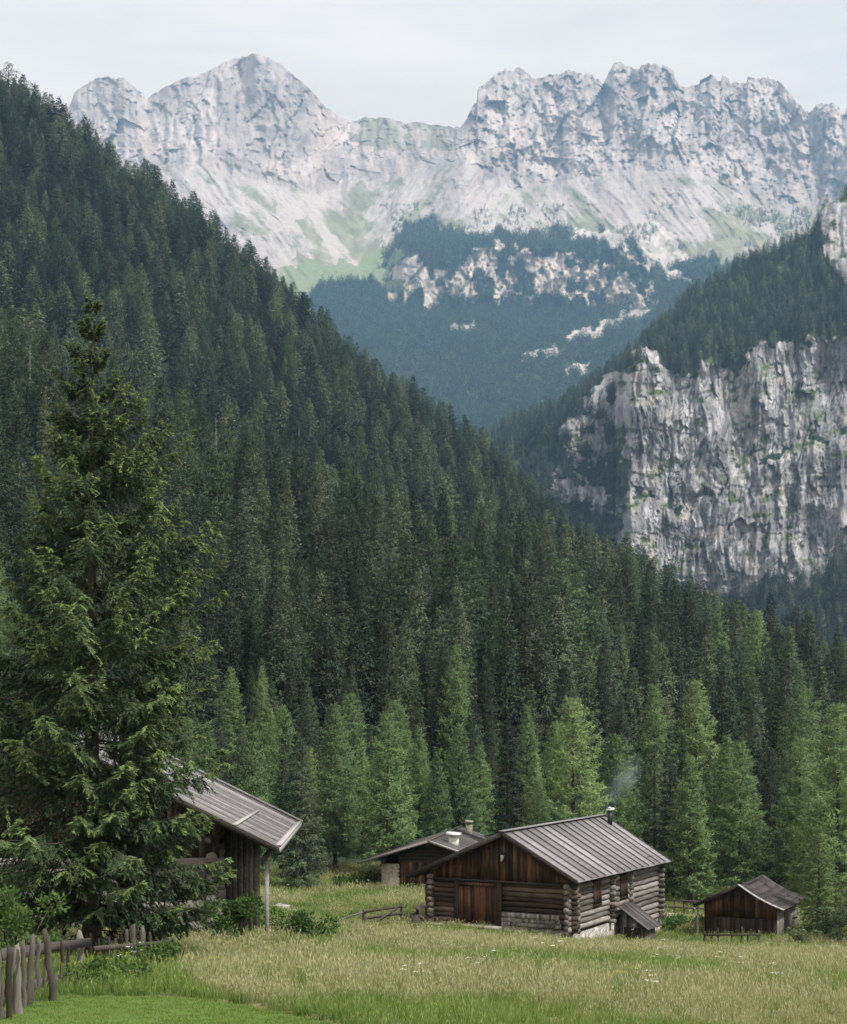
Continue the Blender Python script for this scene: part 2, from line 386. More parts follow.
def build_ground():
    us = np.concatenate([np.arange(-1200, -60, 24), np.arange(-60, 910, 4.5), np.arange(910, 2060, 24)])
    ds = np.exp(np.linspace(math.log(1.2), math.log(1290), 520))
    U, D = np.meshgrid(us, ds)
    X = (U - CX) * D / F; Y = D; Z = H(X, Y)
    n1 = fbm(X / 6, Y / 6, 0, 3, 21); n2 = fbm(X / 1.3, Y / 1.3, 0, 3, 31)
    base = tintmix((0.060, 0.085, 0.026), (0.16, 0.145, 0.07), sstep(-.35, .4, n1 + .5 * n2))
    base = tintmix(base, (0.075, 0.135, 0.028), lawn_mask(X, Y))
    base = tintmix(base, (0.40, 0.37, 0.32), path_mask(X, Y) * .9)
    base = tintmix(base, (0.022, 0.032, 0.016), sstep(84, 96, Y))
    cov = np.concatenate([base, np.ones(base.shape[:2] + (1,))], -1).reshape(-1, 4)
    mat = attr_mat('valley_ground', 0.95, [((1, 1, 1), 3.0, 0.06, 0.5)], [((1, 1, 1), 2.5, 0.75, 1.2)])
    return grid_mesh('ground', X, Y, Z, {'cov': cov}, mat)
build_ground()

# ------------------------------------------------------------------ conifer generator
def _unit(v): return v / np.maximum(np.linalg.norm(v, axis=-1, keepdims=True), 1e-9)

def kites(P, Dr, Nn, Ln, Wd, tip=None):
    """flat four-cornered needle sprays: base P, direction Dr, face normal Nn"""
    S = _unit(np.cross(Dr, Nn)); Ln = Ln[:, None]; Wd = Wd[:, None]
    V = np.stack([P, P + Dr * Ln * .42 + S * Wd * .5, P + Dr * Ln, P + Dr * Ln * .42 - S * Wd * .5], 1).reshape(-1, 3)
    Q = np.arange(len(P) * 4).reshape(-1, 4)
    a = None if tip is None else np.stack([tip * .4, tip * .7, tip, tip * .7], 1).reshape(-1)
    return V, Q, a

def tube(P, R, sides=7, seed=0, rough=0.0):
    """tapered tube along the points P with radii R"""
    rng = np.random.default_rng(seed); P = np.asarray(P, float); R = np.asarray(R, float); n = len(P)
    T = np.gradient(P, axis=0); T = _unit(T)
    ref = np.where(np.abs(T[:, 2:3]) > .9, np.array([[1., 0, 0]]), np.array([[0., 0, 1.]]))
    A = _unit(np.cross(T, ref)); B = np.cross(T, A)
    th = np.arange(sides) / sides * 2 * np.pi
    rr = R[:, None] * (1 + rough * rng.uniform(-1, 1, (n, sides)))
    V = (P[:, None] + A[:, None] * (np.cos(th)[None, :, None] * rr[..., None]) + B[:, None] * (np.sin(th)[None, :, None] * rr[..., None])).reshape(-1, 3)
    k = np.arange(n * sides).reshape(n, sides); k2 = np.roll(k, -1, axis=1)
    Q = np.stack([k[:-1], k2[:-1], k2[1:], k[1:]], -1).reshape(-1, 4)
    c0 = len(V); V = np.vstack([V, P[:1], P[-1:]])
    T1 = np.stack([k2[0], k[0], np.full(sides, c0)], -1); T2 = np.stack([k[-1], k2[-1], np.full(sides, c0 + 1)], -1)
    return V, Q, np.vstack([T1, T2])

def join_np(parts):
    Vs, Qs, Ts, o = [], [], [], 0
    for V, Q, T in parts:
        Vs.append(V)
        if Q is not None and len(Q): Qs.append(Q + o)
        if T is not None and len(T): Ts.append(T + o)
        o += len(V)
    return np.vstack(Vs), (np.vstack(Qs) if Qs else None), (np.vstack(Ts) if Ts else None)

def conifer(seed, Ht, R, nb, ns, kb, bl, bw, t0=.05, droop=.35, e_top=.9, e_low=-.15, hang=.5, rnd=.35, power=.8, tipup=.25, gap=.3, spread=1.0, round_top=0.0, whorl=0, inner=.12, limbs=True, limb_r=.022, tipamt=.0, prof=None, epow=1.6, topkeep=1.0):
    rng = np.random.default_rng(seed)
    t = t0 + (1 - t0 - .012) * (np.arange(nb) + rng.uniform(0, 1, nb)) / nb
    t = t ** .92
    if whorl: t = t0 + np.round((t - t0) * whorl) / whorl * 1.0 + rng.normal(0, .0045, nb); t = np.clip(t, t0, .985)
    az = np.arange(nb) * 2.39996 + rng.uniform(-.5, .5, nb)
    shp = (1 - t) ** power
    if round_top: shp = (1 - round_top) * shp + round_top * np.sqrt(np.clip(1 - ((t - .25) / .75) ** 2, 0, 1)) * .9
    if prof is not None: shp = np.interp(t, prof[0], prof[1])
    low = sstep(t0 - .02, t0 + .14, t) * .35 + .65
    Lb = R * shp * low * rng.uniform(.72, 1.12, nb) * (1 + gap * vnoise(np.cos(az) * 1.6 + seed, np.sin(az) * 1.6, t * Ht * .33, seed)) + .018 * Ht * (1 - t) + .012 * Ht
    e0 = e_low + (e_top - e_low) * t ** epow + rng.normal(0, .10, nb)
    ho = np.stack([np.cos(az), np.sin(az), np.zeros(nb)], -1); sd = np.stack([-np.sin(az), np.cos(az), np.zeros(nb)], -1)
    bend = rng.normal(0, .12, nb)
    def curve(i, s):
        L_ = Lb[i]
        z = L_ * (np.tan(e0[i]) * s - droop * (1 - t[i]) * s ** 1.5 + tipup * s ** 3.2)
        return (ho[i] * (L_ * s)[:, None] + sd[i] * (bend[i] * L_ * s * s)[:, None] + np.stack([0 * z, 0 * z, z + t[i] * Ht], -1))
    # branchlets
    i = np.repeat(np.arange(nb), ns)
    m = len(i)
    keep = rng.uniform(0, 1, m) < np.clip(.35 + Lb[i] / R, .3, 1) * np.where(t[i] > .82, topkeep, 1)
    i = i[keep]; m = len(i)
    s = inner + (1 - inner) * rng.uniform(0, 1, m) ** .8
    P = curve(i, s); P2 = curve(i, np.minimum(s + .03, 1.03)); T = _unit(P2 - P)
    side = rng.choice([-1., 1.], m); a = rng.uniform(.35, 1.25, m) * spread
    dz = -hang * rng.uniform(.1, 1.3, m)
    bd = _unit(T * np.cos(a)[:, None] + sd[i] * (side * np.sin(a))[:, None] + np.stack([0 * dz, 0 * dz, dz], -1) + rng.normal(0, rnd * .4, (m, 3)))
    bL = (.30 * Lb[i] * (1.08 - s) + bl * 1.2) * rng.uniform(.6, 1.2, m)
    bL = np.minimum(bL, .55 * Lb[i] + bl * .5) * np.where(t[i] > .85, .55, 1.0)
    tipb = ((s > .80) | (rng.uniform(0, 1, m) < .10)) * rng.uniform(.2, 1, m) * tipamt
    # sprays on the branchlets
    j = np.repeat(np.arange(m), kb); q = rng.uniform(0, 1, len(j))
    PP = P[j] + bd[j] * (bL[j] * q)[:, None] + np.array([[0, 0, -1.]]) * (bL[j] * q * q * .22 * hang)[:, None]
    sdr = _unit(np.cross(bd[j], np.array([[0, 0, 1.]]) + rng.normal(0, .15, (len(j), 3)))) * rng.choice([-1., 1.], len(j))[:, None]
    dd = _unit(bd[j] * rng.uniform(.3, 1.1, (len(j), 1)) + sdr * rng.uniform(0, .9, (len(j), 1)) + rng.normal(0, rnd, (len(j), 3)) + np.array([[0, 0, -.25 * hang]]))
    nn = _unit(np.array([[0, 0, 1.]]) + rng.normal(0, .55, (len(j), 3)))
    ln = bl * rng.uniform(.55, 1.15, len(j)) * (1 - .62 * t[i[j]] ** 1.5); wd = bw * rng.uniform(.6, 1.2, len(j)) * (1 - .5 * t[i[j]] ** 1.5)
    V, Q, tp = kites(PP, dd, nn, ln, wd, tipb[j])
    parts = [(V, Q, None)]
    cen = PP + dd * (ln * .5)[:, None]; rad = cen * np.array([[1, 1, 0]]); out = _unit(_unit(rad) * .75 + np.array([[0, 0, .55]]) + nn * .15 + rng.normal(0, .30, (len(j), 3)))
    # leader
    nl = min(24, max(6, kb * 3)); zl = Ht * rng.uniform(.955, 1.0, nl); al = rng.uniform(0, 6.28, nl)
    Pl = np.stack([0 * zl, 0 * zl, zl - bl * .4], -1); dl = _unit(np.stack([np.cos(al) * .5, np.sin(al) * .5, 1 + 0 * al], -1))
    Vl, Ql, tl = kites(Pl, dl, _unit(rng.normal(0, 1, (nl, 3))), np.full(nl, bl * .55), np.full(nl, bw * .55), np.full(nl, .5 * tipamt))
    out = np.vstack([out, _unit(dl * np.array([[1, 1, .3]]))]); parts.append((Vl, Ql, None)); V, Q, _ = join_np(parts); tp = np.concatenate([tp, tl])
    q0 = V.reshape(-1, 4, 3); gn = np.cross(q0[:, 1] - q0[:, 0], q0[:, 3] - q0[:, 0]); fl = (gn * out).sum(1) < 0; Q = Q.copy(); Q[fl] = Q[fl][:, ::-1]
    nrm = np.repeat(out, 4, axis=0)
    trunk = []
    zt = np.linspace(-.6, Ht * .985, 12); rt = np.interp(zt, [-.6, 0, .6, Ht * .985], [Ht * .020, Ht * .017, Ht * .0145, .006 * (1 + Ht * .02)])
    wob = np.cumsum(rng.normal(0, .004 * Ht / 12, (12, 2)), 0) * 1.0; wob -= wob[1]
    trunk.append(tube(np.stack([wob[:, 0] * .3, wob[:, 1] * .3, zt], -1), rt, 8, seed, .06))
    if limbs:
        for b in range(nb):
            if Lb[b] < .25 * R: continue
            ss = np.linspace(0, .92, 5); pts = curve(np.full(5, b), ss)
            trunk.append(tube(pts, np.maximum(np.linspace(limb_r, .18 * limb_r, 5) * Ht * .045 * (.4 + Lb[b] / R), .006), 4, b))
    TV, TQ, TT = join_np(trunk)
    return (V, Q, tp, nrm), (TV, TQ, TT)

def tree_meshes(name, mat, bark, args):
    c, tr = conifer(**args)
    mc = mesh_np(name + '_crown', c[0], c[1], None, False, {'tip': c[2]}, c[3]); mc.materials.append(mat)
    mt = mesh_np(name + '_trunk', tr[0], tr[1], tr[2], True, {'tone': np.full(len(tr[0]), .4)}); mt.materials.append(bark)
    return mc, mt

def whole_tree_mesh(name, mat, bark, args):
    """crown and trunk in one mesh, for instancing in the mass of forest"""
    c, tr = conifer(**args)
    V, Q, T = join_np([(c[0], c[1], None), tr])
    tn = _unit(tr[0] * np.array([[1, 1, 0]]) + np.array([[1e-4, 0, 1e-4]]))
    me = mesh_np(name, V, Q, T, False, {'tip': np.concatenate([c[2], np.zeros(len(tr[0]))])}, np.vstack([c[3], tn]))
    me.materials.append(mat); me.materials.append(bark)
    nq = len(Q); mi = np.zeros(nq + len(T), np.int32); mi[len(c[1]):] = 1
    me.polygons.foreach_set('material_index', mi)
    return me

def instancer(name, P, rot, scl, idx, protos, label, cat=None, tilt=None):
    """ONE object holding a mass of look-alikes: instances on points"""
    me = bpy.data.meshes.new(name); me.vertices.add(len(P)); me.vertices.foreach_set('co', np.asarray(P, np.float32).ravel())
    R = np.zeros((len(P), 3), np.float32); R[:, 2] = rot
    if tilt is not None: R[:, 0] = tilt[:, 0]; R[:, 1] = tilt[:, 1]
    a = me.attributes.new('irot', 'FLOAT_VECTOR', 'POINT'); a.data.foreach_set('vector', R.ravel())
    S = np.asarray(scl, np.float32); S = np.repeat(S[:, None], 3, 1) if S.ndim == 1 else S
    a = me.attributes.new('iscl', 'FLOAT_VECTOR', 'POINT'); a.data.foreach_set('vector', np.ascontiguousarray(S).ravel())
    a = me.attributes.new('iidx', 'INT', 'POINT'); a.data.foreach_set('value', np.asarray(idx, np.int32))
    o = link(name, me); o['kind'] = 'stuff'; o['label'] = label
    if cat: o['category'] = cat
    c = bpy.data.collections.new(name + '_sources')
    for k, pm in enumerate(protos):
        po = bpy.data.objects.new('%s_source_%02d' % (name, k), pm); c.objects.link(po)
    g = bpy.data.node_groups.new(name + '_nodes', 'GeometryNodeTree')
    g.interface.new_socket('Geometry', in_out='INPUT', socket_type='NodeSocketGeometry')
    g.interface.new_socket('Geometry', in_out='OUTPUT', socket_type='NodeSocketGeometry')
    ns, l = g.nodes, g.links.new
    gi, go = ns.new('NodeGroupInput'), ns.new('NodeGroupOutput')
    ci = ns.new('GeometryNodeCollectionInfo'); ci.inputs['Collection'].default_value = c
    ci.inputs['Separate Children'].default_value = True; ci.inputs['Reset Children'].default_value = True
    ip = ns.new('GeometryNodeInstanceOnPoints'); ip.inputs['Pick Instance'].default_value = True
    def na(nm, ty):
        n = ns.new('GeometryNodeInputNamedAttribute'); n.data_type = ty; n.inputs['Name'].default_value = nm
        return [s for s in n.outputs if s.enabled and s.name == 'Attribute'][0]
    l(gi.outputs[0], ip.inputs['Points']); l(ci.outputs[0], ip.inputs['Instance'])
    l(na('iidx', 'INT'), ip.inputs['Instance Index']); l(na('irot', 'FLOAT_VECTOR'), ip.inputs['Rotation']); l(na('iscl', 'FLOAT_VECTOR'), ip.inputs['Scale'])
    l(ip.outputs[0], go.inputs[0])
    md = o.modifiers.new('instances', 'NODES'); md.node_group = g
    return o

# ------------------------------------------------------------------ far massif across the valley (about 3 to 5 km away)
SILX = [-150, 30, 51, 61, 69, 74, 89, 107, 124, 137, 147, 162, 175, 203, 228, 254, 269, 289, 305, 325, 350, 365, 396, 430, 458, 466, 474, 498, 519, 537, 558, 598, 603, 614, 632, 659, 674, 680, 688, 711, 738, 759, 775, 790, 809, 817, 833, 847, 900, 1000]
SILY = [150, 118, 104, 104, 106, 93, 81, 76, 78, 88, 99, 88, 81, 73, 60, 54, 56, 71, 83, 106, 123, 116, 121, 123, 129, 120, 96, 72, 68, 80, 71, 76, 83, 66, 64, 63, 71, 83, 88, 75, 83, 76, 77, 93, 112, 108, 105, 109, 130, 120]
def build_massif():
    us = np.arange(-150, 1000, 1.35); ss = np.linspace(0, 1, 560)
    U, S = np.meshgrid(us, ss)
    sil = np.interp(us, SILX, SILY); tw = (us > 455) * 1.0; sil = sil + fbm(us / 9, 0, 0, 4, 3) * 2.0 + (facet(us / 9, us * 0 + .5, 3)[0] * 4.5 + facet(us / 4, us * 0 + .5, 13)[0] * 2.0) * (.22 + .6 * tw)
    cb = np.interp(us, [-150, 70, 110, 150, 200, 250, 310, 360, 420, 465, 520, 560, 620, 700, 760, 847, 1000], [190, 170, 165, 175, 165, 178, 195, 185, 165, 160, 185, 182, 170, 172, 205, 215, 215])
    rec = sstep(290, 345, us) * sstep(470, 420, us)
    band = sstep(385, 405, us) * sstep(668, 640, us)
    kn_s = [0, .10, .24, .38, .47, .56, .70, .93, 1.0]
    yk = np.stack([np.full_like(us, 500), np.full_like(us, 425), np.full_like(us, 350), 300 - 0 * us + 10 * band, 270 - 22 * band, 232 - 4 * band, cb, sil, sil + 70])
    dk = np.stack([np.full_like(us, 2600), np.full_like(us, 3000), 3450 + 0 * us, 3880 + 0 * us, 4080 - 150 * band, 4380 + 200 * rec, 4830 + 260 * rec, 5080 + 260 * rec, 5500 + 0 * us])
    def interp_rows(K):
        out = np.zeros_like(U); f = np.searchsorted(kn_s, ss, 'right') - 1; f = np.clip(f, 0, len(kn_s) - 2)
        a = (ss - np.take(kn_s, f)) / (np.take(kn_s, f + 1) - np.take(kn_s, f))
        return K[f] * (1 - a[:, None]) + K[f + 1] * a[:, None]
    Y = interp_rows(yk); D = interp_rows(dk)
    CB = cb[None, :] + 0 * U; SI = sil[None, :] + 0 * U
    cliff = sstep(12, -14, Y - CB) * sstep(0.985, 0.95, S)
    bandm = band[None, :] * sstep(.35, .40, S) * sstep(.50, .46, S)
    talus = sstep(-8, 10, Y - CB) * sstep(.5, .56, S)
    x3 = U / 100.0; y3 = Y / 100.0
    wx_ = fbm(x3 * 4, y3 * 4, 0, 3, 40) * .05
    fa, ca, ia = facet((x3 + wx_) * 5, y3 * 3 + x3 * .8, 301); fb, cb_, ib = facet(x3 * 13 + wx_ * 12, y3 * 8 - x3 * 1.5, 311); fc, cc_, ic = facet(x3 * 32 + wx_ * 20, y3 * 20, 321)
    rib = fbm((x3 + wx_) * 4.5, y3 * 1.5, 0, 5, 11, .55, True)
    ribf = fbm((x3 + wx_) * 14, y3 * 4.5, 1.0, 4, 15, .6, True)
    mass = fbm(x3 * 2.2, y3 * 1.1, 0, 3, 19)
    blk = fbm(x3 * 9, y3 * 11, 0, 4, 23, .6)
    sk = x3 + wx_ * .8 - .8 * (y3 - 1.5); skb = x3 + wx_ * .8 + .7 * (y3 - 1.5); mB = sstep(330, 400, U) * sstep(560, 480, U)
    gul = (1 - mB) * fbm(sk * 6, y3 * 1.6, 0, 5, 27, .6, True) + mB * fbm(skb * 6, y3 * 1.6, 0, 5, 28, .6, True)
    gulf = (1 - mB) * fbm(sk * 22, y3 * 5, 0, 3, 29, .6, True) + mB * fbm(skb * 22, y3 * 5, 0, 3, 30, .6, True)
    sm = .55 + .45 * sstep(430, 480, U)
    fa = fa * sm; fb = fb * sm; fc = fc * sm
    disp = cliff * (-110 * mass - 30 * rib - 30 * fa - 13 * fb - 6 * fc - 8 * ribf) + talus * (-80 * mass - 34 * gul - 11 * gulf - 10 * blk - 8 * fb * sstep(.0, .4, blk) - 3 * fc) + bandm * (-22 * fa - 16 * fb - 8 * fc)
    disp += (1 - np.clip(cliff + talus + bandm, 0, 1)) * (-70 * mass - 20 * gul - 18 * fbm(x3 * 6, y3 * 6, 0, 3, 33))
    edge = sstep(.0, .05, S)
    D2 = D + disp * edge
    Zw = (HY - Y) * D2 / F; Xw = (U - CX) * D2 / F
    # land cover ------------------------------------------------
    jx = U + fbm(x3 * 7, y3 * 7, 0, 4, 51) * 26; jy = Y + fbm(x3 * 7, y3 * 7, 3, 4, 53) * 16
    nn = fbm(x3 * 3, y3 * 3, 0, 4, 61); nf = fbm(x3 * 16, y3 * 16, 0, 3, 63); streak = fbm((x3 + wx_) * 20, y3 * 2.2, 0, 4, 65, .6)
    rock = tintmix((0.37, 0.315, 0.295), (0.53, 0.455, 0.42), sstep(-.45, .5, nn + .5 * streak))
    rock = rock * (.86 + .28 * ib)[..., None] * (.92 + .16 * ic)[..., None]
    rock = tintmix(rock, (0.15, 0.14, 0.15), np.maximum(sstep(.08, .0, cb_) * .22 * sstep(-.2, .3, nn + nf), sstep(.08, .42, streak + .35 * nf) * .6))
    warm = sstep(.25, .5, fbm(x3 * 5, y3 * 3, 0, 3, 67)) * (Y > 110)
    rock = tintmix(rock, (0.56, 0.45, 0.38), warm * .5)
    scree = tintmix((0.30, 0.265, 0.25), (0.47, 0.415, 0.385), sstep(-.2, .45, gul + .4 * nf))
    grass = tintmix((0.16, 0.175, 0.105), (0.25, 0.25, 0.155), sstep(-.4, .4, nf))
    c = rock
    tal = sstep(-10, 14, jy - CB)
    c = tintmix(c, tintmix(rock * .98, scree, sstep(.02, .42, .8 * gul + .45 * nn + .35 * gulf)), tal)
    gmask = tal * sstep(.06, .36, (1 - mB) * fbm(sk * 5, y3 * 3.5, 2, 5, 71, .6) + mB * fbm(skb * 5, y3 * 3.5, 2, 5, 72, .6) + .10 * (jy > 215) + .12 * (jx > 640) + .30 * ((jx > 290) & (jx < 430) & (jy > 185)) - .06)
    c = tintmix(c, grass, gmask * .85)
    c = tintmix(c, grass, sstep(.1, .4, nn + .2) * ((jx > 352) & (jx < 470) & (jy < 150)) * .75)
    gm2 = in_poly(jx, jy, [(285, 262), (345, 262), (400, 245), (400, 292), (340, 300), (285, 300)])
    c = tintmix(c, (0.20, 0.245, 0.13), gm2 * .9)
    for_ = in_poly(jx, jy, [(325, 292), (372, 276), (392, 288), (394, 250), (405, 226), (440, 222), (470, 236), (560, 232), (640, 248), (672, 272), (690, 262), (760, 265), (800, 250), (1000, 250), (1000, 520), (250, 520), (280, 330)])
    cl = in_poly(jx, jy, [(388, 296), (398, 262), (418, 262), (432, 272), (470, 262), (480, 245), (510, 240), (520, 252), (570, 250), (600, 262), (640, 278), (664, 292), (640, 306), (585, 306), (548, 300), (500, 296), (450, 300), (392, 302)])
    clr = cl & (fbm(x3 * 10, y3 * 8, 0, 3, 81) > -.22)
    nf0 = nf; nf = nf * 1.2 + 1.6 * fbm(x3 * 22, y3 * 30, 0, 3, 86) 
    sc1 = in_poly(jx - 4, Y + nf * 3, [(648, 292), (628, 300), (610, 312), (585, 326), (545, 345), (503, 358), (505, 364), (555, 352), (600, 336), (640, 318), (664, 305)])
    sc2 = in_poly(jx, Y + nf * 3, [(560, 228), (600, 232), (660, 252), (700, 285), (690, 292), (650, 268), (610, 248)]) & (gul > -.1)
    sc3 = in_poly(jx, Y + nf * 3, [(440, 325), (470, 322), (488, 328), (470, 333), (440, 331)]) | in_poly(jx, Y, [(568, 372), (582, 360), (588, 362), (575, 378)])
    sc4 = in_poly(jx, Y + nf * 2, [(640, 215), (652, 240), (690, 268), (706, 278), (700, 262), (668, 238), (652, 212)])
    sc1 = sc1 & (fbm(x3 * 18, y3 * 24, 0, 3, 87) > -.28); nf = nf0
    f = for_ & ~clr & ~sc1 & ~sc2 & ~sc3
    upper = f & (Y < 262) & (U > 660)
    f = f & ~(upper & (fbm(sk * 5, y3 * 5, 0, 3, 83) > -.05))
    c = np.where((clr)[..., None], tintmix((0.36, 0.31, 0.28), (0.56, 0.475, 0.41), sstep(-.4, .4, streak + nf)) * (.8 + .4 * ib)[..., None], c)
    c = np.where((sc1 | sc2 | sc3 | sc4)[..., None], tintmix((0.38, 0.34, 0.32), (0.54, 0.485, 0.45), sstep(-.3, .3, nf)), c)
    c = np.where(f[..., None], tintmix((0.035, 0.060, 0.038), (0.075, 0.105, 0.055), sstep(-.3, .4, nf)), c)
    cov = np.concatenate([c, np.ones(c.shape[:2] + (1,))], -1).reshape(-1, 4)
    mat = attr_mat('massif_rock', 1.0, [((1, 1, .8), .10, 7.0, .6)], [((1, 1, .6), .05, .86, 1.12), ((1, 1, .8), .2, .88, 1.1)])
    grid_mesh('mountains', Xw, D2, Zw, {'cov': cov}, mat, label='pale grey rocky massif with jagged peaks, scree and wooded lower slopes')
    # trees of the far slopes
    rng = np.random.default_rng(5)
    sp = f & (S > .05) & (Y > 200) & (Y < 440)
    bush = (tal > .5) & (fbm(x3 * 6, y3 * 6, 0, 3, 91) > .12) & (Y > 205) & (U > 380) & ~f
    jj, ii = np.nonzero(sp); k = rng.choice(len(jj), 34000); jj, ii = jj[k], ii[k]
    j2, i2 = np.nonzero(bush); k = rng.choice(len(j2), 1500); j2, i2 = j2[k], i2[k]
    jj = np.concatenate([jj, j2]); ii = np.concatenate([ii, i2])
    P = np.stack([Xw[jj, ii], D2[jj, ii], Zw[jj, ii]], -1) + rng.uniform(-4, 4, (len(jj), 3)) * np.array([1, 1, .0]) - np.array([0, 0, 1.5])
    sc = rng.uniform(.7, 1.5, len(jj)) * np.where(np.arange(len(jj)) >= 34000, .6, 1.0)
    protos = []
    for v in range(4):
        c_, t_ = conifer(900 + v, 19, 4.0, 26, 4, 1, 3.4, 2.3, t0=.04, droop=.3, hang=.6, limbs=False, power=.8, inner=.2)
        me = mesh_np('far_tree_%d' % v, c_[0], c_[1], None, False, {'tip': c_[2]}, c_[3]); me.materials.append(M['far_needles']); protos.append(me)
    instancer('far_forest', P, rng.uniform(0, 6.28, len(P)), sc, rng.integers(0, 4, len(P)), protos, 'far conifer woods covering the lower slopes of the pale massif', 'forest')
build_massif()

# ------------------------------------------------------------------ wooded mountain with the grey cliff (about 1.2 to 1.8 km away)
def build_cliff():
    us = np.concatenate([np.arange(420, 900, .95), np.arange(900, 1300, 3.0)]); ss = np.linspace(0, 1, 560)
    U, S = np.meshgrid(us, ss)
    C = [420, 480, 520, 560, 600, 640, 680, 700, 740, 780, 812, 822, 847, 950, 1300]
    sil = np.interp(us, C, [505, 442, 418, 404, 376, 346, 304, 288, 264, 248, 230, 204, 192, 150, 120]) + fbm(us / 14, 2, 0, 3, 5) * 4
    top = np.interp(us, [420, 480, 540, 560, 590, 625, 640, 655, 690, 702, 735, 760, 800, 847, 1300], [520, 466, 442, 420, 398, 356, 352, 368, 376, 362, 368, 346, 340, 336, 330]) + fbm(us / 16, 7, 0, 4, 6, .65) * 26
    top = np.maximum(top, sil + 14)
    foot = np.interp(us, [420, 480, 560, 600, 620, 660, 700, 740, 775, 800, 847, 1300], [560, 545, 545, 560, 548, 588, 606, 602, 575, 572, 545, 530]) + fbm(us / 12, 9, 0, 3, 7) * 8
    rc = sstep(632, 614, us)            # left of the big buttress the slope steps back
    kn_s = [0, .14, .24, .72, .94, 1.0]
    yk = np.stack([foot * 0 + 775, foot + 62, foot, top, sil, sil + 60])
    dk = np.stack([1020 + 0 * us, 1180 + 130 * rc, 1290 + 190 * rc, 1380 + 190 * rc, 1700 + 60 * rc, 1900 + 0 * us])
    f = np.clip(np.searchsorted(kn_s, ss, 'right') - 1, 0, len(kn_s) - 2)
    a = ((ss - np.take(kn_s, f)) / (np.take(kn_s, f + 1) - np.take(kn_s, f)))[:, None]
    Y = yk[f] * (1 - a) + yk[f + 1] * a; D = dk[f] * (1 - a) + dk[f + 1] * a
    x3 = U / 100.0; y3 = Y / 100.0
    wob = fbm(x3 * 4, y3 * 4, 0, 4, 40) * .07
    wall = sstep(.21, .27, S) * sstep(.75, .69, S)
    mass = fbm(x3 * 2.5, y3 * 1.3, 0, 3, 41)
    rib = fbm((x3 + wob) * 8, y3 * .8, 0, 5, 42, .58, True)
    ribf = fbm((x3 + wob) * 26, y3 * 2.2, 0, 4, 43, .6, True)
    blk = fbm(x3 * 13, y3 * 7, 0, 5, 44, .62)
    fa, ca, ia = facet((x3 + wob) * 8, y3 * 2.0 + x3, 401); fb, cb_, ib = facet(x3 * 20 + wob * 10, y3 * 5.5 - x3 * 2, 411); fc, cc_, ic = facet(x3 * 46 + wob * 20, y3 * 15 + x3 * 5, 421)
    ledge = sstep(.55, .9, fbm(x3 * 1.2, (y3 + wob * 1.5) * 9, 0, 2, 45, .5, True))
    disp = wall * (-28 * mass - 8 * rib - 4 * ribf - 2.5 * blk - 6 * fa - 2.6 * fb - 1.1 * fc + 2 * ledge) + (1 - wall) * (-26 * mass - 12 * fbm(x3 * 6, y3 * 6, 0, 4, 46)) * sstep(0, .1, S)
    ledY = np.interp(U, [628, 690, 730, 790, 847, 1300], [490, 512, 462, 448, 430, 425])
    disp += wall * 12 * sstep(14, -6, Y - ledY)
    knob = in_poly(U, Y, [(818, 206), (847, 196), (1300, 160), (1300, 290), (847, 286), (824, 258)])
    disp -= knob * (10 + 8 * ribf + 14 * blk)
    D2 = D + disp
    Zw = (HY - Y) * D2 / F; Xw = (U - CX) * D2 / F
    jx = U + fbm(x3 * 11, y3 * 11, 0, 4, 47) * 13; jy = Y + fbm(x3 * 11, y3 * 11, 5, 4, 48) * 11
    main = in_poly(jx, jy, [(629, 436), (622, 398), (640, 375), (655, 368), (690, 380), (702, 360), (735, 372), (760, 345), (800, 342), (847, 336), (1300, 330), (1300, 535), (847, 548), (826, 556), (800, 578), (775, 570), (745, 602), (700, 608), (660, 592), (617, 549), (625, 500)])
    ul = in_poly(jx, jy, [(556, 432), (588, 398), (622, 345), (652, 345), (660, 372), (636, 405), (629, 436), (600, 462), (575, 468)])
    pa = in_poly(jx, jy, [(536, 492), (556, 470), (578, 478), (606, 492), (622, 500), (618, 520), (580, 505)])
    wedge = in_poly(jx, Y, [(806, 592), (800, 600), (812, 560), (838, 524), (842, 548), (820, 574)])
    nn = fbm(x3 * 7, y3 * 7, 0, 4, 55)
    green = fbm(x3 * 9, y3 * 13, 0, 4, 56)
    near_ledge = (np.abs(Y - ledY - fbm(x3 * 8, 0, 0, 3, 57) * 14) < 4.5) & (fbm(x3 * 14, y3 * 16, 0, 3, 58) > .02)
    veg = ((green > .38) | near_ledge)
    rockm = (main & ~(green > .46) & ~near_ledge) | (ul & (green < .20)) | (pa & (green < .12)) | wedge | (knob & (green < .35))
    st = fbm((x3 + wob * .45) * 34, y3 * 3.2, 0, 5, 59, .62); st2 = fbm((x3 + wob * .5) * 15, y3 * 2.2, 0, 4, 60, .6)
    rock = tintmix((0.27, 0.265, 0.27), (0.49, 0.475, 0.48), sstep(-.4, .45, nn + .7 * st2))
    rock = rock * (.80 + .4 * ib)[..., None] * (.88 + .24 * ic)[..., None]
    rock = tintmix(rock, (0.075, 0.072, 0.075), np.maximum(sstep(.10, .40, st) * .62, np.maximum(sstep(.09, .0, cb_), sstep(.05, 0, ca)) * .6 * sstep(-.3, .2, nn)))
    rock = tintmix(rock, (0.58, 0.52, 0.47), sstep(.28, .45, fbm(x3 * 6, y3 * 4.5, 0, 3, 62)) * .55)
    rock = tintmix(rock, (0.14, 0.165, 0.085), sstep(.15, .4, green) * .55)
    soil = tintmix((0.035, 0.050, 0.030), (0.10, 0.13, 0.055), sstep(0, .5, green))
    c = np.where(rockm[..., None], rock, soil)
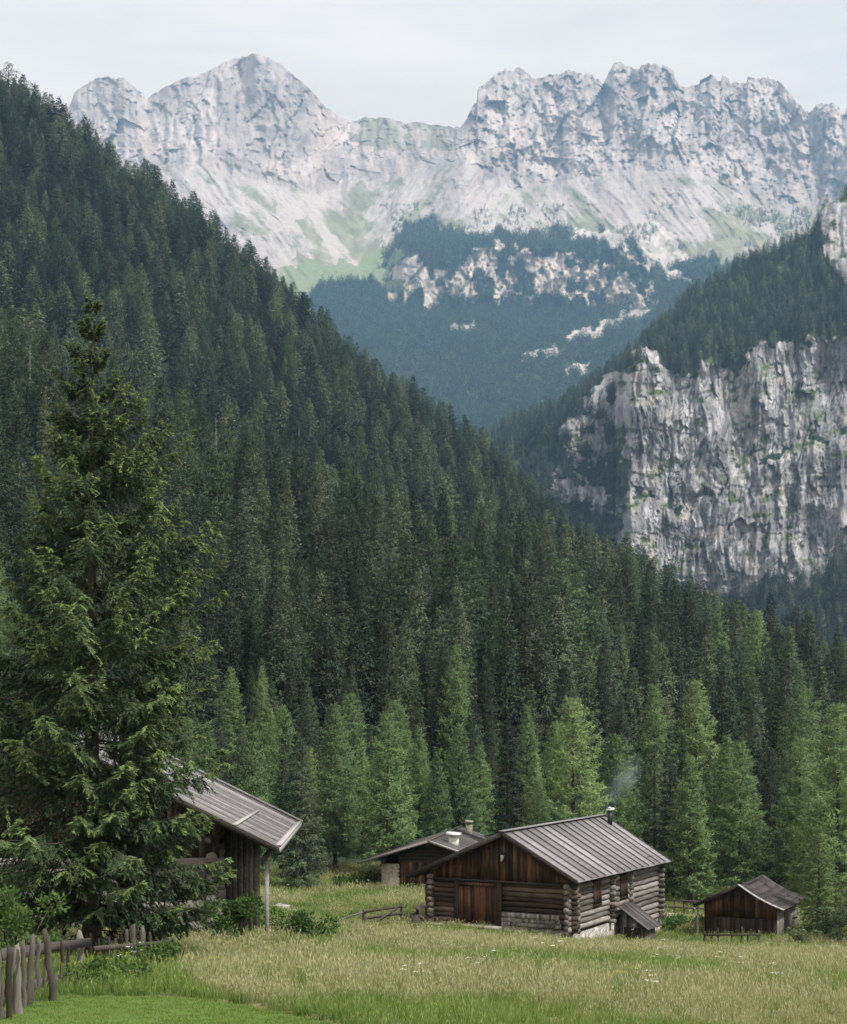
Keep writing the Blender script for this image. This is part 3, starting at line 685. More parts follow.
    cov = np.concatenate([c, np.ones(c.shape[:2] + (1,))], -1).reshape(-1, 4)
    mat = attr_mat('cliff_rock', 1.0, [((1, 1, .28), .14, 5.0, .8), ((1, 1, .5), .5, 1.5, .7)], [((1, 1, .25), .12, .72, 1.2), ((1, 1, .3), .45, .8, 1.15)])
    grid_mesh('hill', Xw, D2, Zw, {'cov': cov}, mat, label='wooded mountainside with a tall grey fluted rock face')
    rng = np.random.default_rng(6)
    fz = ~rockm & (S < .955) & (S > .02)
    slope = fz & ((S > .72) | (S < .24) | (U < 628))
    onface = veg & main
    wgt = slope * 1.0 + onface * .22 + (ul & ~rockm) * .6
    wgt = wgt * (1 + .0 * U); wgt[:, us > 900] *= 3
    # sample by row height so that density follows ground area
    dr = np.abs(np.gradient(D2, axis=0)) + .3 * np.abs(np.gradient(Zw, axis=0)); wgt = wgt * np.clip(dr, .05, 3)
    pr = (wgt / wgt.sum()).ravel(); n = 11000
    k = rng.choice(pr.size, n, p=pr); jj, ii = np.unravel_index(k, U.shape)
    P = np.stack([Xw[jj, ii], D2[jj, ii], Zw[jj, ii]], -1) + rng.uniform(-1.5, 1.5, (n, 3)) * np.array([1, 1, 0]) - np.array([0, 0, .8])
    sc = rng.uniform(.55, 1.1, n) * np.where(main[jj, ii], .55, 1)
    protos = []
    for v in range(5):
        args = dict(seed=950 + v, Ht=18, R=[2.8, 3.3, 2.6, 3.6, 3.0][v], nb=60, ns=5, kb=2, bl=1.5, bw=.75, droop=.3, hang=.5, limbs=False, power=[.8, .7, .9, .7, .8][v], round_top=[0, .3, 0, .5, .2][v])
        protos.append(whole_tree_mesh('slope_tree_%d' % v, M['forest'], M['bark'], args))
    instancer('cliff_forest', P, rng.uniform(0, 6.28, n), sc, rng.integers(0, 5, n), protos, 'conifer wood growing above, beside and below the grey rock face', 'forest')
build_cliff()
# ------------------------------------------------------------------ haze: one even body of air round everything
def build_haze():
    x0, x1, y0, y1, z0, z1 = -4200, 4200, -400, 6100, -260, 3050
    V = np.array([(x, y, z) for x in (x0, x1) for y in (y0, y1) for z in (z0, z1)], float)
    Q = np.array([(0, 1, 3, 2), (4, 6, 7, 5), (0, 4, 5, 1), (2, 3, 7, 6), (0, 2, 6, 4), (1, 5, 7, 3)])
    me = mesh_np('haze', V, Q)
    m, t, ns, l = newmat('haze_air')
    v = ns.new('ShaderNodeVolumePrincipled'); v.inputs['Color'].default_value = (0.33, 0.60, 0.92, 1)
    v.inputs['Density'].default_value = 1.0e-4; v.inputs['Anisotropy'].default_value = 0.1
    o = ns.new('ShaderNodeOutputMaterial'); l(v.outputs[0], o.inputs['Volume'])
    o_ = link('haze', me, m); o_['kind'] = 'stuff'; o_['label'] = 'thin bluish mountain air between the near woods and the peaks'
build_haze()

# ------------------------------------------------------------------ near forest: individual trees and the mass beyond
SPR = [dict(R=2.8, power=.95, round_top=0), dict(R=2.4, power=1.0, round_top=0), dict(R=3.0, power=.85, round_top=.12), dict(R=2.6, power=.9, round_top=.05), dict(R=3.0, power=1.0, round_top=0), dict(R=2.2, power=.85, round_top=.12)]
def spruce_args(k, det, Ht=20):
    a = SPR[k % len(SPR)]; s = Ht / 20.0
    if det == 2: d = dict(nb=170, ns=18, kb=8, bl=.42, bw=.11)
    elif det == 1: d = dict(nb=150, ns=14, kb=5, bl=.60, bw=.19)
    else: d = dict(nb=110, ns=9, kb=3, bl=1.0, bw=.36)
    return dict(seed=100 + k * 7 + det, Ht=Ht, R=a['R'] * s, power=a['power'], round_top=a['round_top'], droop=.42, hang=.75, whorl=(0, 26, 0, 30, 0, 24)[k % 6], gap=.35, e_low=-.1, limbs=det > 0, tipamt=.25, rnd=.3, **d)
LAR = [dict(R=2.7, power=.85, round_top=.12), dict(R=2.2, power=.9, round_top=.05), dict(R=2.9, power=.75, round_top=.25), dict(R=2.5, power=.85, round_top=.1), dict(R=2.1, power=.95, round_top=0)]
def larch_args(k, det, Ht=13):
    a = LAR[k % len(LAR)]; s = Ht / 13.0
    if det == 2: d = dict(nb=190, ns=20, kb=9, bl=.32, bw=.075)
    elif det == 1: d = dict(nb=140, ns=13, kb=5, bl=.5, bw=.15)
    else: d = dict(nb=100, ns=9, kb=3, bl=.85, bw=.32)
    return dict(seed=300 + k * 7 + det, Ht=Ht, R=a['R'] * s, power=a['power'], round_top=a['round_top'], droop=.15, hang=.28, gap=.4, e_low=.05, e_top=.75, rnd=.6, limbs=det > 0, tipamt=.35, limb_r=.012, t0=.07, **d)

TREES = {}
def protos_for(kind, det):
    if (kind, det) in TREES: return TREES[(kind, det)]
    out = []
    n = 6 if kind == 'spruce' else 5
    for k in range(n):
        a = spruce_args(k, min(det, 2)) if kind == 'spruce' else larch_args(k, det)
        out.append((tree_meshes('%s_%d_%d' % (kind, det, k), M['larch_far' if kind == 'larch' and det == 1 else 'spruce_bright' if det == 3 else kind], M['bark'], a), a['Ht']))
    TREES[(kind, det)] = out
    return out

MASTERS = {}
def place_tree(kind, det, k, x, y, h, rz, label, group=None, wide=1.0):
    """first use builds the tree (Empty > trunk, crown); later uses copy it"""
    key = (kind, det, k)
    (mc, mt), H0 = protos_for(kind, det)[k]
    s = h / H0
    if key not in MASTERS:
        r = empty(kind + '_tree', (0, 0, 0))
        link('crown', mc, None, r); link('trunk', mt, None, r)
        MASTERS[key] = r
    else:
        src = MASTERS[key]; r = src.copy(); COL.objects.link(r)
        for k_ in ('label', 'group'):
            if k_ in r: del r[k_]
        for ch in list(src.children):
            c = ch.copy(); COL.objects.link(c); c.parent = r
    r.location = (x, y, Hs(x, y) - .05); r.rotation_euler = (0, 0, rz); r.scale = (s * wide, s * wide, s)
    tag(r, label, kind, group)
    return r

TAKEN = []
def build_forest():
    rnd = random.Random(4)
    hand = [  # pixel x, distance, pixel y of the tip, kind, variant, width, label
        (302, 80, 738, 'spruce', 4, 1.25, 'dark young spruce right beside the tip of the old barn roof'),
        (508, 87, 720, 'spruce', 1, 1.2, 'dark spruce behind the dark roofed hut, between light green larches'),
        (819, 65, 826, 'bright', 0, 1.5, 'small bright green spruce behind the right corner of the little hay shed'),
        (252, 84, 722, 'larch', 1, 1.0, 'light green larch above the middle of the old barn roof'),
        (282, 98, 706, 'larch', 0, 1.0, 'pale larch whose top rises behind the dark young spruce'),
        (335, 92, 704, 'larch', 3, 1.0, 'slender larch just right of the dark young spruce beside the barn roof'),
        (362, 104, 742, 'larch', 4, 1.0, 'narrow low larch squeezed between two taller ones left of the dark roofed hut'),
        (388, 88, 714, 'larch', 0, 1.1, 'broad light green larch rising over the left eave of the dark roofed hut'),
        (420, 103, 742, 'larch', 4, 1.0, 'thin larch behind the gable top of the dark roofed hut'),
        (437, 94, 752, 'larch', 1, 1.0, 'lower larch over the middle of the dark roof'),
        (459, 97, 728, 'larch', 3, 1.0, 'larch over the thin back chimney of the dark roofed hut'),
        (480, 104, 745, 'larch', 1, 1.0, 'small larch just left of the dark spruce behind the dark roofed hut'),
        (535, 100, 752, 'larch', 4, 1.0, 'slim larch over the peak of the grey hut roof'),
        (573, 90, 700, 'larch', 2, 1.15, 'tallest light green larch behind the ridge of the grey hut roof'),
        (617, 96, 736, 'larch', 2, 1.0, 'round topped larch directly behind the smoking chimney'),
        (655, 106, 752, 'larch', 3, .95, 'bluish green larch behind the far end of the grey roof'),
        (690, 85, 758, 'larch', 1, 1.15, 'slim bright larch right of the large log cabin'),
        (740, 86, 742, 'larch', 0, 1.1, 'broad larch behind the peak of the little hay shed'),
        (770, 96, 748, 'spruce', 2, 1.1, 'dark conifer between the broad larch and the tall larch behind the hay shed'),
        (800, 92, 738, 'larch', 3, 1.1, 'larch rising behind the small bright spruce'),
        (802, 118, 690, 'larch', 2, 1.0, 'soft pale larch standing higher up behind the larches at the hay shed'),
        (838, 82, 705, 'larch', 0, 1.15, 'big light larch cut off by the right edge of the picture'),
        (155, 88, 705, 'larch', 2, 1.1, 'light green larch showing between branches of the huge front spruce'),
        (205, 92, 724, 'larch', 3, 1.1, 'larch just right of the huge front spruce above the barn roof'),
        (688, 222, 592, 'spruce', 1, 1.0, 'tallest black green spruce on the right edge of the dense stand'),
        (717, 205, 614, 'larch', 1, .95, 'tall lone light green larch among black spruces over the hay shed'),
        (736, 226, 604, 'spruce', 1, .9, 'dark spruce next right of the tall lone light larch'),
        (757, 214, 612, 'larch', 3, .9, 'tall greyish larch right of the two darkest spruces'),
        (779, 220, 632, 'spruce', 5, .9, 'slim dark spruce at the right end of the high row'),
        (604, 236, 596, 'spruce', 4, 1.1, 'tall dark spruce above the smoking chimney'),
        (560, 232, 612, 'spruce', 0, 1.1, 'wide dark spruce above the ridge of the grey roof'),
        (470, 240, 590, 'spruce', 2, 1.0, 'rounded dark spruce high above the dark roofed hut'),
        (640, 226, 612, 'spruce', 3, 1.05, 'dark spruce left of the tallest black one on the right'),
        (300, 300, 296, 'none', 0, 1, ''),
    ]
    pts = []
    for (px, d, ty, kind, k, wd, lab) in hand:
        if kind == 'none': continue
        x = wx(px, d); h = wz(ty, d) - Hs(x, d)
        if kind == 'bright': kind = 'spruce'; det_ = 3
        else: det_ = 2
        place_tree(kind, det_, k, x, d, h, rnd.uniform(0, 6.28), lab, None, wd)
        pts.append((x, d, h, kind, 1))
    # candidates on a jittered grid
    rng = np.random.default_rng(12)
    cand = []
    y = 83.0
    while y < 960:
        sp = 4.3 + min(3.0, (y - 83) * .0085)
        xs = np.arange(wx(-190, y), wx(1040, y), sp)
        x = xs + rng.uniform(-.42, .42, len(xs)) * sp; yy = y + rng.uniform(-.42, .42, len(xs)) * sp
        cand.append(np.stack([x, yy], -1)); y += sp * .92
    C = np.vstack(cand)
    u = CX + F * C[:, 0] / C[:, 1]; D = C[:, 1]
    edge = np.interp(u, [-200, 100, 240, 330, 360, 640, 700, 1000], [74, 78, 82, 88, 90, 90, 85, 82])
    keep = D > edge + fbm(C[:, 0] / 8, D / 8, 0, 2, 14) * 4
    keep &= ~((D > 330) & (D < 420) & (u < 300) & (rng.uniform(0, 1, len(D)) < .5))
    keep &= (rng.uniform(0, 1, len(D)) > .10) & ~((fbm(C[:, 0] / 22, D / 22, 0, 2, 141) > .52) & (D > 150))
    for hx, hd, hh, kd, _ in pts:
        keep &= np.hypot(C[:, 0] - hx, D - hd) > (3.4 if hd < 130 else 4.2)
    C = C[keep]; u = u[keep]; D = D[keep]
    r1 = rng.uniform(0, 1, len(D))
    zone = fbm(C[:, 0] / 45, D / 45, 0, 3, 15)
    pl = np.where(D < 114, .60, np.where(D < 150, .12, .05 + .30 * sstep(-.05, .4, zone)))
    pl = np.where((D > 280) & (D < 330) & (u < 560), .35, pl)
    isl = r1 < pl
    hN = np.interp(D, [80, 100, 130, 160, 240, 500, 960], [9, 11, 15, 18.5, 21, 23, 23])
    h = hN * rng.uniform(.52, 1.2, len(D)) * (1 + .22 * fbm(C[:, 0] / 30, D / 30, 0, 2, 16))
    h = np.where(D < 125, np.minimum(h, np.interp(D, [80, 125], [11.0, 13.5]) * rng.uniform(.75, 1.0, len(D))), h)
    z = H(C[:, 0], C[:, 1])
    top = HY - F * (z + h) / D
    # which show: sweep from near to far, keeping the skyline of what stands in front
    sky_ = np.full(1200, 2000.0)
    for hx, hd, hh, kd, _ in pts: pass
    order = np.argsort(D); vis = np.zeros(len(D), bool); expo = np.zeros(len(D))
    for i in order:
        a = int(u[i]); hw = max(1, int(2.0 * F / D[i] * .5))
        lo, hi = max(0, a - hw), min(1199, a + hw)
        if hi <= lo or a < -20 or a > 870: continue
        e = np.mean(sky_[lo:hi + 1]) - top[i]
        if e > 3: vis[i] = True; expo[i] = min(e, 60) * (F / D[i])
        seg = sky_[lo:hi + 1]; k = np.linspace(-1, 1, len(seg)); prof = top[i] + np.abs(k) * hw * 2.6
        sky_[lo:hi + 1] = np.minimum(seg, prof)
    score = np.where(vis, h / D * (.4 + .6 * np.clip(expo / (60 * F / D), 0, 1)), 0)
    indiv = np.zeros(len(D), bool)
    nsp = 292 - sum(1 for p in pts if p[3] == 'spruce'); nla = 170 - sum(1 for p in pts if p[3] == 'larch')
    ks = np.argsort(-np.where(isl, 0, score))[:nsp]; kl = np.argsort(-np.where(isl, score, 0))[:nla]
    indiv[ks] = score[ks] > 0; indiv[kl] = score[kl] > 0
    SLOT = [(0, 'at the left picture edge'), (38, 'left of the front spruce'), (70, 'just left of the front spruce tip'), (95, 'in line with the front spruce trunk'), (120, 'just right of the front spruce tip'), (150, 'behind right boughs of the front spruce'), (180, 'right of the front spruce'), (208, 'over the upper barn roof'), (232, 'over the middle barn roof'), (255, 'over the lower barn roof'), (275, 'over the barn post'), (297, 'over the barn roof tip'), (322, 'right of the barn roof tip'), (345, 'left of the dark roofed hut'), (368, 'over the hut left eave'), (390, 'over the hut stone pier'), (412, 'over the hut door'), (432, 'over the hut gable'), (451, 'over the white hut chimney'), (470, 'over the thin hut chimney'), (488, 'over the cabin barn door'), (507, 'over the cabin gable peak'), (530, 'over the left cabin roof'), (555, 'over the middle cabin roof'), (580, 'over the right cabin roof'), (604, 'over the smoking chimney'), (626, 'right of the smoking chimney'), (648, 'over the tool closet'), (670, 'over the cabin roof right tip'), (692, 'over the gap beside the cabin'), (714, 'over the shed left eave'), (740, 'over the shed peak'), (767, 'over the shed roof back'), (790, 'over the shed right corner'), (812, 'over the willow bush'), (838, 'at the right picture edge')]
    def cell(px, d):
        r = 'in the lowest belt' if d < 105 else 'just behind the lowest belt' if d < 130 else 'low on the slope' if d < 160 else 'on the lower spur' if d < 195 else 'on the middle spur' if d < 240 else 'high on the spur' if d < 290 else 'on the spur crest'
        return r, min(SLOT, key=lambda q: abs(q[0] - px))[1]
    cells = {}
    for i in np.nonzero(indiv)[0]: cells.setdefault((bool(isl[i]), *cell(u[i], D[i])), []).append(i)
    ORD = ['first', 'second', 'third', 'fourth', 'fifth', 'sixth', 'seventh', 'eighth', 'ninth']
    for (lar, r, c), ids in cells.items():
        kind = 'larch' if lar else 'spruce'; n = len(ids)
        if n <= 3: ids.sort(key=lambda i: -h[i]); words_ = {1: [''], 2: ['taller ', 'shorter '], 3: ['tallest ', 'middle sized ', 'shortest ']}[n]
        else: ids.sort(key=lambda i: u[i]); words_ = [(ORD[min(k, 8)] + ' from left, ') for k in range(n)]
        for i, wd_ in zip(ids, words_):
            k = int(rng.integers(0, 5 if lar else 6))
            place_tree(kind, 2 if D[i] < 135 else 1, k, float(C[i, 0]), float(D[i]), float(h[i]), float(rng.uniform(0, 6.28)), '%s%s %s %s' % (wd_, 'green larch' if lar else 'dark spruce', r, c), ('light green larches' if lar else 'dark spruces') + ' in the wood behind the huts', float(rng.uniform(.85, 1.18)))
    st = ~indiv
    P = np.stack([C[:, 0], C[:, 1], z - .3], -1)[st]
    protos = []
    for k in range(6): protos.append(whole_tree_mesh('mass_spruce_%d' % k, M['forest'], M['bark'], spruce_args(k, 0)))
    for k in range(4): protos.append(whole_tree_mesh('mass_larch_%d' % k, M['larch_far'], M['bark'], larch_args(k, 0, 20)))
    for k in range(5): protos.append(whole_tree_mesh('mass_spruce_near_%d' % k, M['spruce'], M['bark'], spruce_args(k, 1)))
    dead = conifer(771, 19, 1.0, 30, 2, 1, .6, .05, limbs=True, hang=.2)
    L_ = isl[st]; Ds = D[st]
    idx = np.where(L_, 6 + rng.integers(0, 4, st.sum()), np.where(Ds < 300, 10 + rng.integers(0, 5, st.sum()), rng.integers(0, 6, st.sum())))
    hs = h[st] / 20.0; wd = rng.uniform(.9, 1.35, st.sum()) * (1 + .18 * sstep(300, 500, D[st]))
    instancer('spruce_forest', P, rng.uniform(0, 6.28, len(P)), np.stack([hs * wd, hs * wd, hs], -1), idx, protos, 'dense dark conifer forest covering the steep mountainside on the left', 'forest')
    print('TREES', st.sum(), 'mass', indiv.sum(), 'individual', 'spruce', (indiv & ~isl).sum(), 'larch', (indiv & isl).sum(), 'max D', D[indiv].max())
M['larch_far'] = foliage_mat('larch_far', (0.038, 0.070, 0.038), (0.062, 0.108, 0.052), (0.10, 0.16, 0.070), 0.35, 0.3)
build_forest()

# ------------------------------------------------------------------ the huge spruce in front
def build_hero():
    d = 33.0; x = wx(92, d); z = Hs(x, d); h = wz(303, d) - z
    pr = ([0, .06, .1, .2, .32, .47, .61, .70, .78, .855, .93, .97, 1], [1.7, 2.1, 2.5, 3.1, 3.0, 2.45, 1.75, 1.4, 1.0, .62, .20, .05, .0])
    R = 3.5; pr = (pr[0], [v / R for v in pr[1]])
    c, t = conifer(41, h, R, 320, 66, 42, .135, .030, t0=.045, droop=.46, e_top=.75, e_low=-.04, epow=3.2, hang=.85, rnd=.15, tipup=.38, gap=.75, whorl=21, inner=.10, tipamt=1.0, prof=pr, limb_r=.022, topkeep=.65)
    r = empty('spruce_tree', (x, d, z), 1.1, 'huge dark green spruce towering in the left front over the old fence', 'spruce')
    mc = mesh_np('front_crown', c[0], c[1], None, False, {'tip': c[2]}, c[3]); mc.materials.append(M['spruce_near'])
    mt = mesh_np('front_trunk', t[0], t[1], t[2], True, {'tone': np.full(len(t[0]), .4)}); mt.materials.append(M['bark'])
    link('crown', mc, None, r); link('trunk', mt, None, r)
    print('HERO', len(c[1]))
build_hero()
# ------------------------------------------------------------------ timber building kit
class MB:
    """collects boxes, boards, logs into ONE mesh with a per-piece tone"""
    def __init__(s, seed=0): s.p = []; s.t = []; s.r = random.Random(seed); s.n = 0
    def _add(s, V, Q, T=None, tone=None):
        V = np.asarray(V, float); s.p.append((V, np.asarray(Q), T)); s.t.append(np.full(len(V), s.r.uniform(0, 1) if tone is None else tone)); s.n += 1
    def hexa(s, c, tone=None):
        """8 corners: bottom ring 0-3 counter-clockwise, top ring 4-7"""
        s._add(c, [(3, 2, 1, 0), (4, 5, 6, 7), (0, 1, 5, 4), (1, 2, 6, 5), (2, 3, 7, 6), (3, 0, 4, 7)], None, tone); return s
    def box(s, x0, x1, y0, y1, z0, z1, tone=None):
        return s.hexa([(x0, y0, z0), (x1, y0, z0), (x1, y1, z0), (x0, y1, z0), (x0, y0, z1), (x1, y0, z1), (x1, y1, z1), (x0, y1, z1)], tone)
    def beam(s, p, q, wd, ht, tone=None, up=(0, 0, 1)):
        p, q = Vector(p), Vector(q); d = (q - p).normalized(); sd = d.cross(Vector(up)).normalized() * wd / 2; u = sd.cross(d).normalized() * ht / 2
        return s.hexa([p - sd - u, p + sd - u, q + sd - u, q - sd - u, p - sd + u, p + sd + u, q + sd + u, q - sd + u], tone)
    def log(s, p, q, r, tone=None, sides=8, taper=.9):
        p, q = np.array(p, float), np.array(q, float); n = max(3, int(np.linalg.norm(q - p) / .7) + 2)
        k = np.linspace(0, 1, n)[:, None]; P = p + (q - p) * k + np.array([[s.r.uniform(-.018, .018) for _ in range(3)] for _ in range(n)])
        R = np.array([r * (1 + (taper - 1) * (i / (n - 1))) * s.r.uniform(.94, 1.05) for i in range(n)])
        V, Q, T = tube(P, R, sides, s.r.randint(0, 9999), .04); s._add(V, Q, T, tone); return s
    def build(s, name, mat, parent=None, smooth=False, loc=None):
        V, Q, T = join_np(s.p); me = mesh_np(name, V, Q, T, smooth, {'tone': np.concatenate(s.t)})
        return link(name, me, mat, parent, loc)

def slab(mb, p00, p10, p11, p01, th, n, gap=.012, tone=None, lift=.0):
    """a roof plane from the eave edge p00-p10 up to the ridge edge p01-p11, laid as n boards running down the slope"""
    p00, p10, p11, p01 = [np.array(p, float) for p in (p00, p10, p11, p01)]
    nr = np.cross(p10 - p00, p01 - p00); nr /= np.linalg.norm(nr); nr *= np.sign(nr[2])
    for i in range(n):
        a = i / n + gap / 2; b = (i + 1) / n - gap / 2
        o = nr * mb.r.uniform(0, lift)
        e0, e1 = p00 + (p10 - p00) * a, p00 + (p10 - p00) * b; r0, r1 = p01 + (p11 - p01) * a, p01 + (p11 - p01) * b
        j = (e0 - r0) / np.linalg.norm(e0 - r0) * mb.r.uniform(-.0, .04)
        mb.hexa([e0 + o + j, e1 + o + j, r1 + o, r0 + o, e0 + o + j + nr * th, e1 + o + j + nr * th, r1 + o + nr * th, r0 + o + nr * th], tone)
    return nr

def log_wall(mb, p, q, z0, z1, d, over=.0, odd=0, skip=(), r=None, sides=8):
    """stack of logs from p to q (xy), z0..z1; skip = list of (a, b, z0, z1) openings along the wall in metres"""
    p, q = np.array(p, float), np.array(q, float); Ln = np.linalg.norm(q - p); u = (q - p) / Ln
    z = z0 + d * .5 + odd * d * .5; 
    while z < z1 + d * .1:
        segs = [(-over, Ln + over)]
        for (a, b, s0, s1) in skip:
            if s0 < z < s1:
                segs = [t for (c, e) in segs for t in ([(c, min(e, a)), (max(c, b), e)] if a < e and b > c else [(c, e)]) if t[1] - t[0] > .08]
        for (a, b) in segs:
            pa, pb = p + u * (a - mb.r.uniform(0, .05)), p + u * (b + mb.r.uniform(0, .05))
            mb.log((pa[0], pa[1], z), (pb[0], pb[1], z), (r or d * .54), None, sides, 1.0)
        z += d

def boards_v(mb, axis, fixed, a0, a1, zb, ztop, wdt, th, gap=.008, out=-1):
    """vertical boards; axis 'y': wall plane x=fixed, runs along y. ztop(a) gives the upper edge"""
    a = a0
    while a < a1 - .02:
        b = min(a1, a + wdt * mb.r.uniform(.75, 1.25)); o = mb.r.uniform(0, .018); z0 = zb + mb.r.uniform(-.03, .02)
        za, zc = ztop(a), ztop(b - gap)
        f0, f1 = fixed + out * o, fixed + out * (o + th)
        if axis == 'y': c = [(f0, a, z0), (f1, a, z0), (f1, b - gap, z0), (f0, b - gap, z0), (f0, a, za), (f1, a, za), (f1, b - gap, zc), (f0, b - gap, zc)]
        else: c = [(a, f0, z0), (a, f1, z0), (b - gap, f1, z0), (b - gap, f0, z0), (a, f0, za), (a, f1, za), (b - gap, f1, zc), (b - gap, f0, zc)]
        mb.hexa(c); a = b

FOOT = []     # building footprints kept free of grass: (origin, angle, x0, x1, y0, y1)
def footprint(o, rz, x0, x1, y0, y1): FOOT.append((o[0], o[1], rz, x0, x1, y0, y1))

# ---- the large log cabin
def build_cabin():
    O = (6.2, 57.0, -8.36); rz = math.atan2(.876, .482)
    c = empty('log_cabin', O, rz, 'large dark log cabin with a pale grey seamed roof, brown gable boards and smoking chimney', 'cabin')
    footprint(O, rz, -.15, 11.4, -.15, 6.8)
    RY, RZ0, RZ1 = 2.95, 4.36, 4.50; XF, XB = -.55, 11.55
    ER, EL = (-.55, 2.40, 2.34), (7.68, 2.26, 2.26)       # eaves: y, z front, z back
    # plinth
    s = MB(1)
    s.box(-.02, 6.9, -.04, .30, -1.9, .10); s.box(6.9, 11.25, -.05, .30, -2.4, -.42); s.box(-.03, .28, .30, 6.66, -1.2, .32); s.box(10.95, 11.26, .30, 6.62, -2.4, -.05); s.box(.28, 10.95, 6.35, 6.66, -1.2, .20)
    s.box(9.9, 11.5, -.30, -.05, -2.4, -.62)
    s.build('stone_base', M['stone'], c)
    # logs of the two visible walls
    g = MB(2)
    log_wall(g, (0, 0), (0, 6.62), .32, 2.26, .215, .30, 0, [(3.12, 10, 0, 2.4)]); g.build('gable_log_wall', M['log_dark'], c, True)
    g = MB(202); log_wall(g, (0, 0), (0, 6.62), .32, 2.26, .215, .30, 0, [(-1, 5.36, 0, 2.4)])
    g.build('gable_log_wall', M['log_dark'], c, True)
    b = MB(3)
    wins = [(2.35, 3.4, .98, 2.22), (5.65, 6.75, .98, 2.16), (4.35, 4.75, -1, 3)]
    log_wall(b, (0, .02), (6.95, .02), .10, 2.24, .245, .28, 1, wins)
    log_wall(b, (7.05, .02), (11.2, .02), -.42, 2.24, .262, .0, 0, [])
    b.build('side_log_wall', M['log_grey'], c, True)
    e = MB(4)
    z = .2
    while z < 2.3:      # log ends of the cross wall and of the corners
        e.log((4.55 + e.r.uniform(-.05, .05), .3, z), (4.55 + e.r.uniform(-.05, .05), -.27 - e.r.uniform(0, .1), z), .125)
        e.log((6.98, .3, z), (6.98, -.2 - e.r.uniform(0, .08), z), .11)
        e.log((.08, .25, z + .1), (.08, -.34 - e.r.uniform(0, .08), z + .1), .12)
        e.log((.25, .06, z - .02), (-.36 - e.r.uniform(0, .08), .06, z - .02), .12)
        e.log((.25, 6.58, z + .12), (-.34 - e.r.uniform(0, .08), 6.58, z + .12), .12)
        e.log((11.12, .3, z), (11.12, -.34 - e.r.uniform(0, .05), z), .12)
        z += .25
    for z in (-.05, -.3): e.log((11.12, .3, z), (11.12, -.34, z), .12)
    e.build('corner_log_ends', M['log_end'], c, True)
    bw = MB(5); log_wall(bw, (11.2, 0), (11.2, 6.62), -.05, 2.3, .25, .25); log_wall(bw, (0, 6.62), (11.2, 6.62), .2, 2.3, .25, .25, 1)
    bw.build('rear_log_wall', M['log_dark'], c, True)
    # gable boards
    def under(y, f=0):
        if y < RY: return ER[1] + (RZ0 - ER[1]) * (y - ER[0]) / (RY - ER[0]) - .02
        return EL[1] + (RZ0 - EL[1]) * (EL[0] - y) / (EL[0] - RY) - .02
    gb = MB(6); boards_v(gb, 'y', -.10, -.12, 6.75, 2.24, under, .19, .028); gb.build('gable_boards', M['gable'], c)
    gb = MB(66); boards_v(gb, 'y', 11.28, -.12, 6.75, 2.24, under, .22, .028, out=1); gb.build('rear_gable_boards', M['gable'], c)
    tb = MB(7); tb.beam((-.13, -.3, 2.22), (-.13, 6.9, 2.22), .14, .10, .3); tb.build('gable_sill_beam', M['timber_dark'], c)
    # barn door
    dr = MB(8); boards_v(dr, 'y', -.10, 3.36, 5.24, .36, lambda a: 1.98, .16, .03)
    d = dr.build('door', M['door'], c)
    hd = MB(9); hd.beam((-.17, 5.02, 1.02), (-.17, 5.02, 1.22), .035, .03); hd.beam((-.20, 5.02, 1.12), (-.20, 4.88, 1.12), .03, .03); hd.build('handle', M['metal_dark'], d)
    fr = MB(10); fr.box(-.20, -.04, 3.14, 3.34, .10, 2.18, .3); fr.box(-.18, -.04, 5.26, 5.42, .18, 2.18, .35); fr.build('door_frame', M['timber_dark'], c)
    ln = MB(11); ln.box(-.175, -.05, 3.36, 5.24, 2.0, 2.13, .75); ln.build('door_lintel', M['gable'], c)
    st = MB(12); st.box(-.45, -.06, 3.1, 5.5, .16, .30); st.build('doorstep', M['rockbit'], c)
    # shingled panel low on the gable wall
    sh = MB(13)
    for row in range(3):
        y = .35 + .05 * row
        while y < 3.08:
            w_ = sh.r.uniform(.10, .17); z0 = .36 + row * .17; sh.hexa([(-.17 + .02 * 0, y, z0), (-.19, y, z0), (-.19, y + w_ - .01, z0), (-.17, y + w_ - .01, z0), (-.135, y, z0 + .22), (-.155, y, z0 + .22), (-.155, y + w_ - .01, z0 + .22), (-.135, y + w_ - .01, z0 + .22)]); y += w_
    sh.build('shingle_panel', M['shingle_wall'], c)
    # windows
    for (x0, x1, z0, z1) in ((2.42, 3.33, 1.04, 2.16), (5.74, 6.66, 1.04, 2.10)):
        wf = MB(14); t_ = .09
        wf.box(x0, x1, -.12, .02, z0, z0 + t_); wf.box(x0, x1, -.12, .02, z1 - t_, z1); wf.box(x0, x0 + t_, -.12, .02, z0 + t_, z1 - t_); wf.box(x1 - t_, x1, -.12, .02, z0 + t_, z1 - t_)
        wo_ = wf.build('window', M['timber_dark'], c)
        sb = MB(15); boards_v(sb, 'x', -.03, x0 + t_ + .005, x1 - t_ - .005, z0 + t_ + .005, lambda a: z1 - t_ - .005, .17, .025); sb.build('shutter', M['shutter'], wo_)
    # roof
    rr = MB(16)
    slab(rr, (XF, ER[0], ER[1]), (XB, ER[0], ER[2]), (XB, RY, RZ1), (XF, RY, RZ0), .035, 15, .0015)
    slab(rr, (XF, EL[0], EL[1]), (XB, EL[0], EL[2]), (XB, RY, RZ1), (XF, RY, RZ0), .035, 15, .0015)
    roof = rr.build('roof', M['roof_pale'], c)
    bt = MB(17); p0, p1, q0, q1 = [np.array(v, float) for v in ((XF, ER[0], ER[1]), (XB, ER[0], ER[2]), (XF, RY, RZ0), (XB, RY, RZ1))]
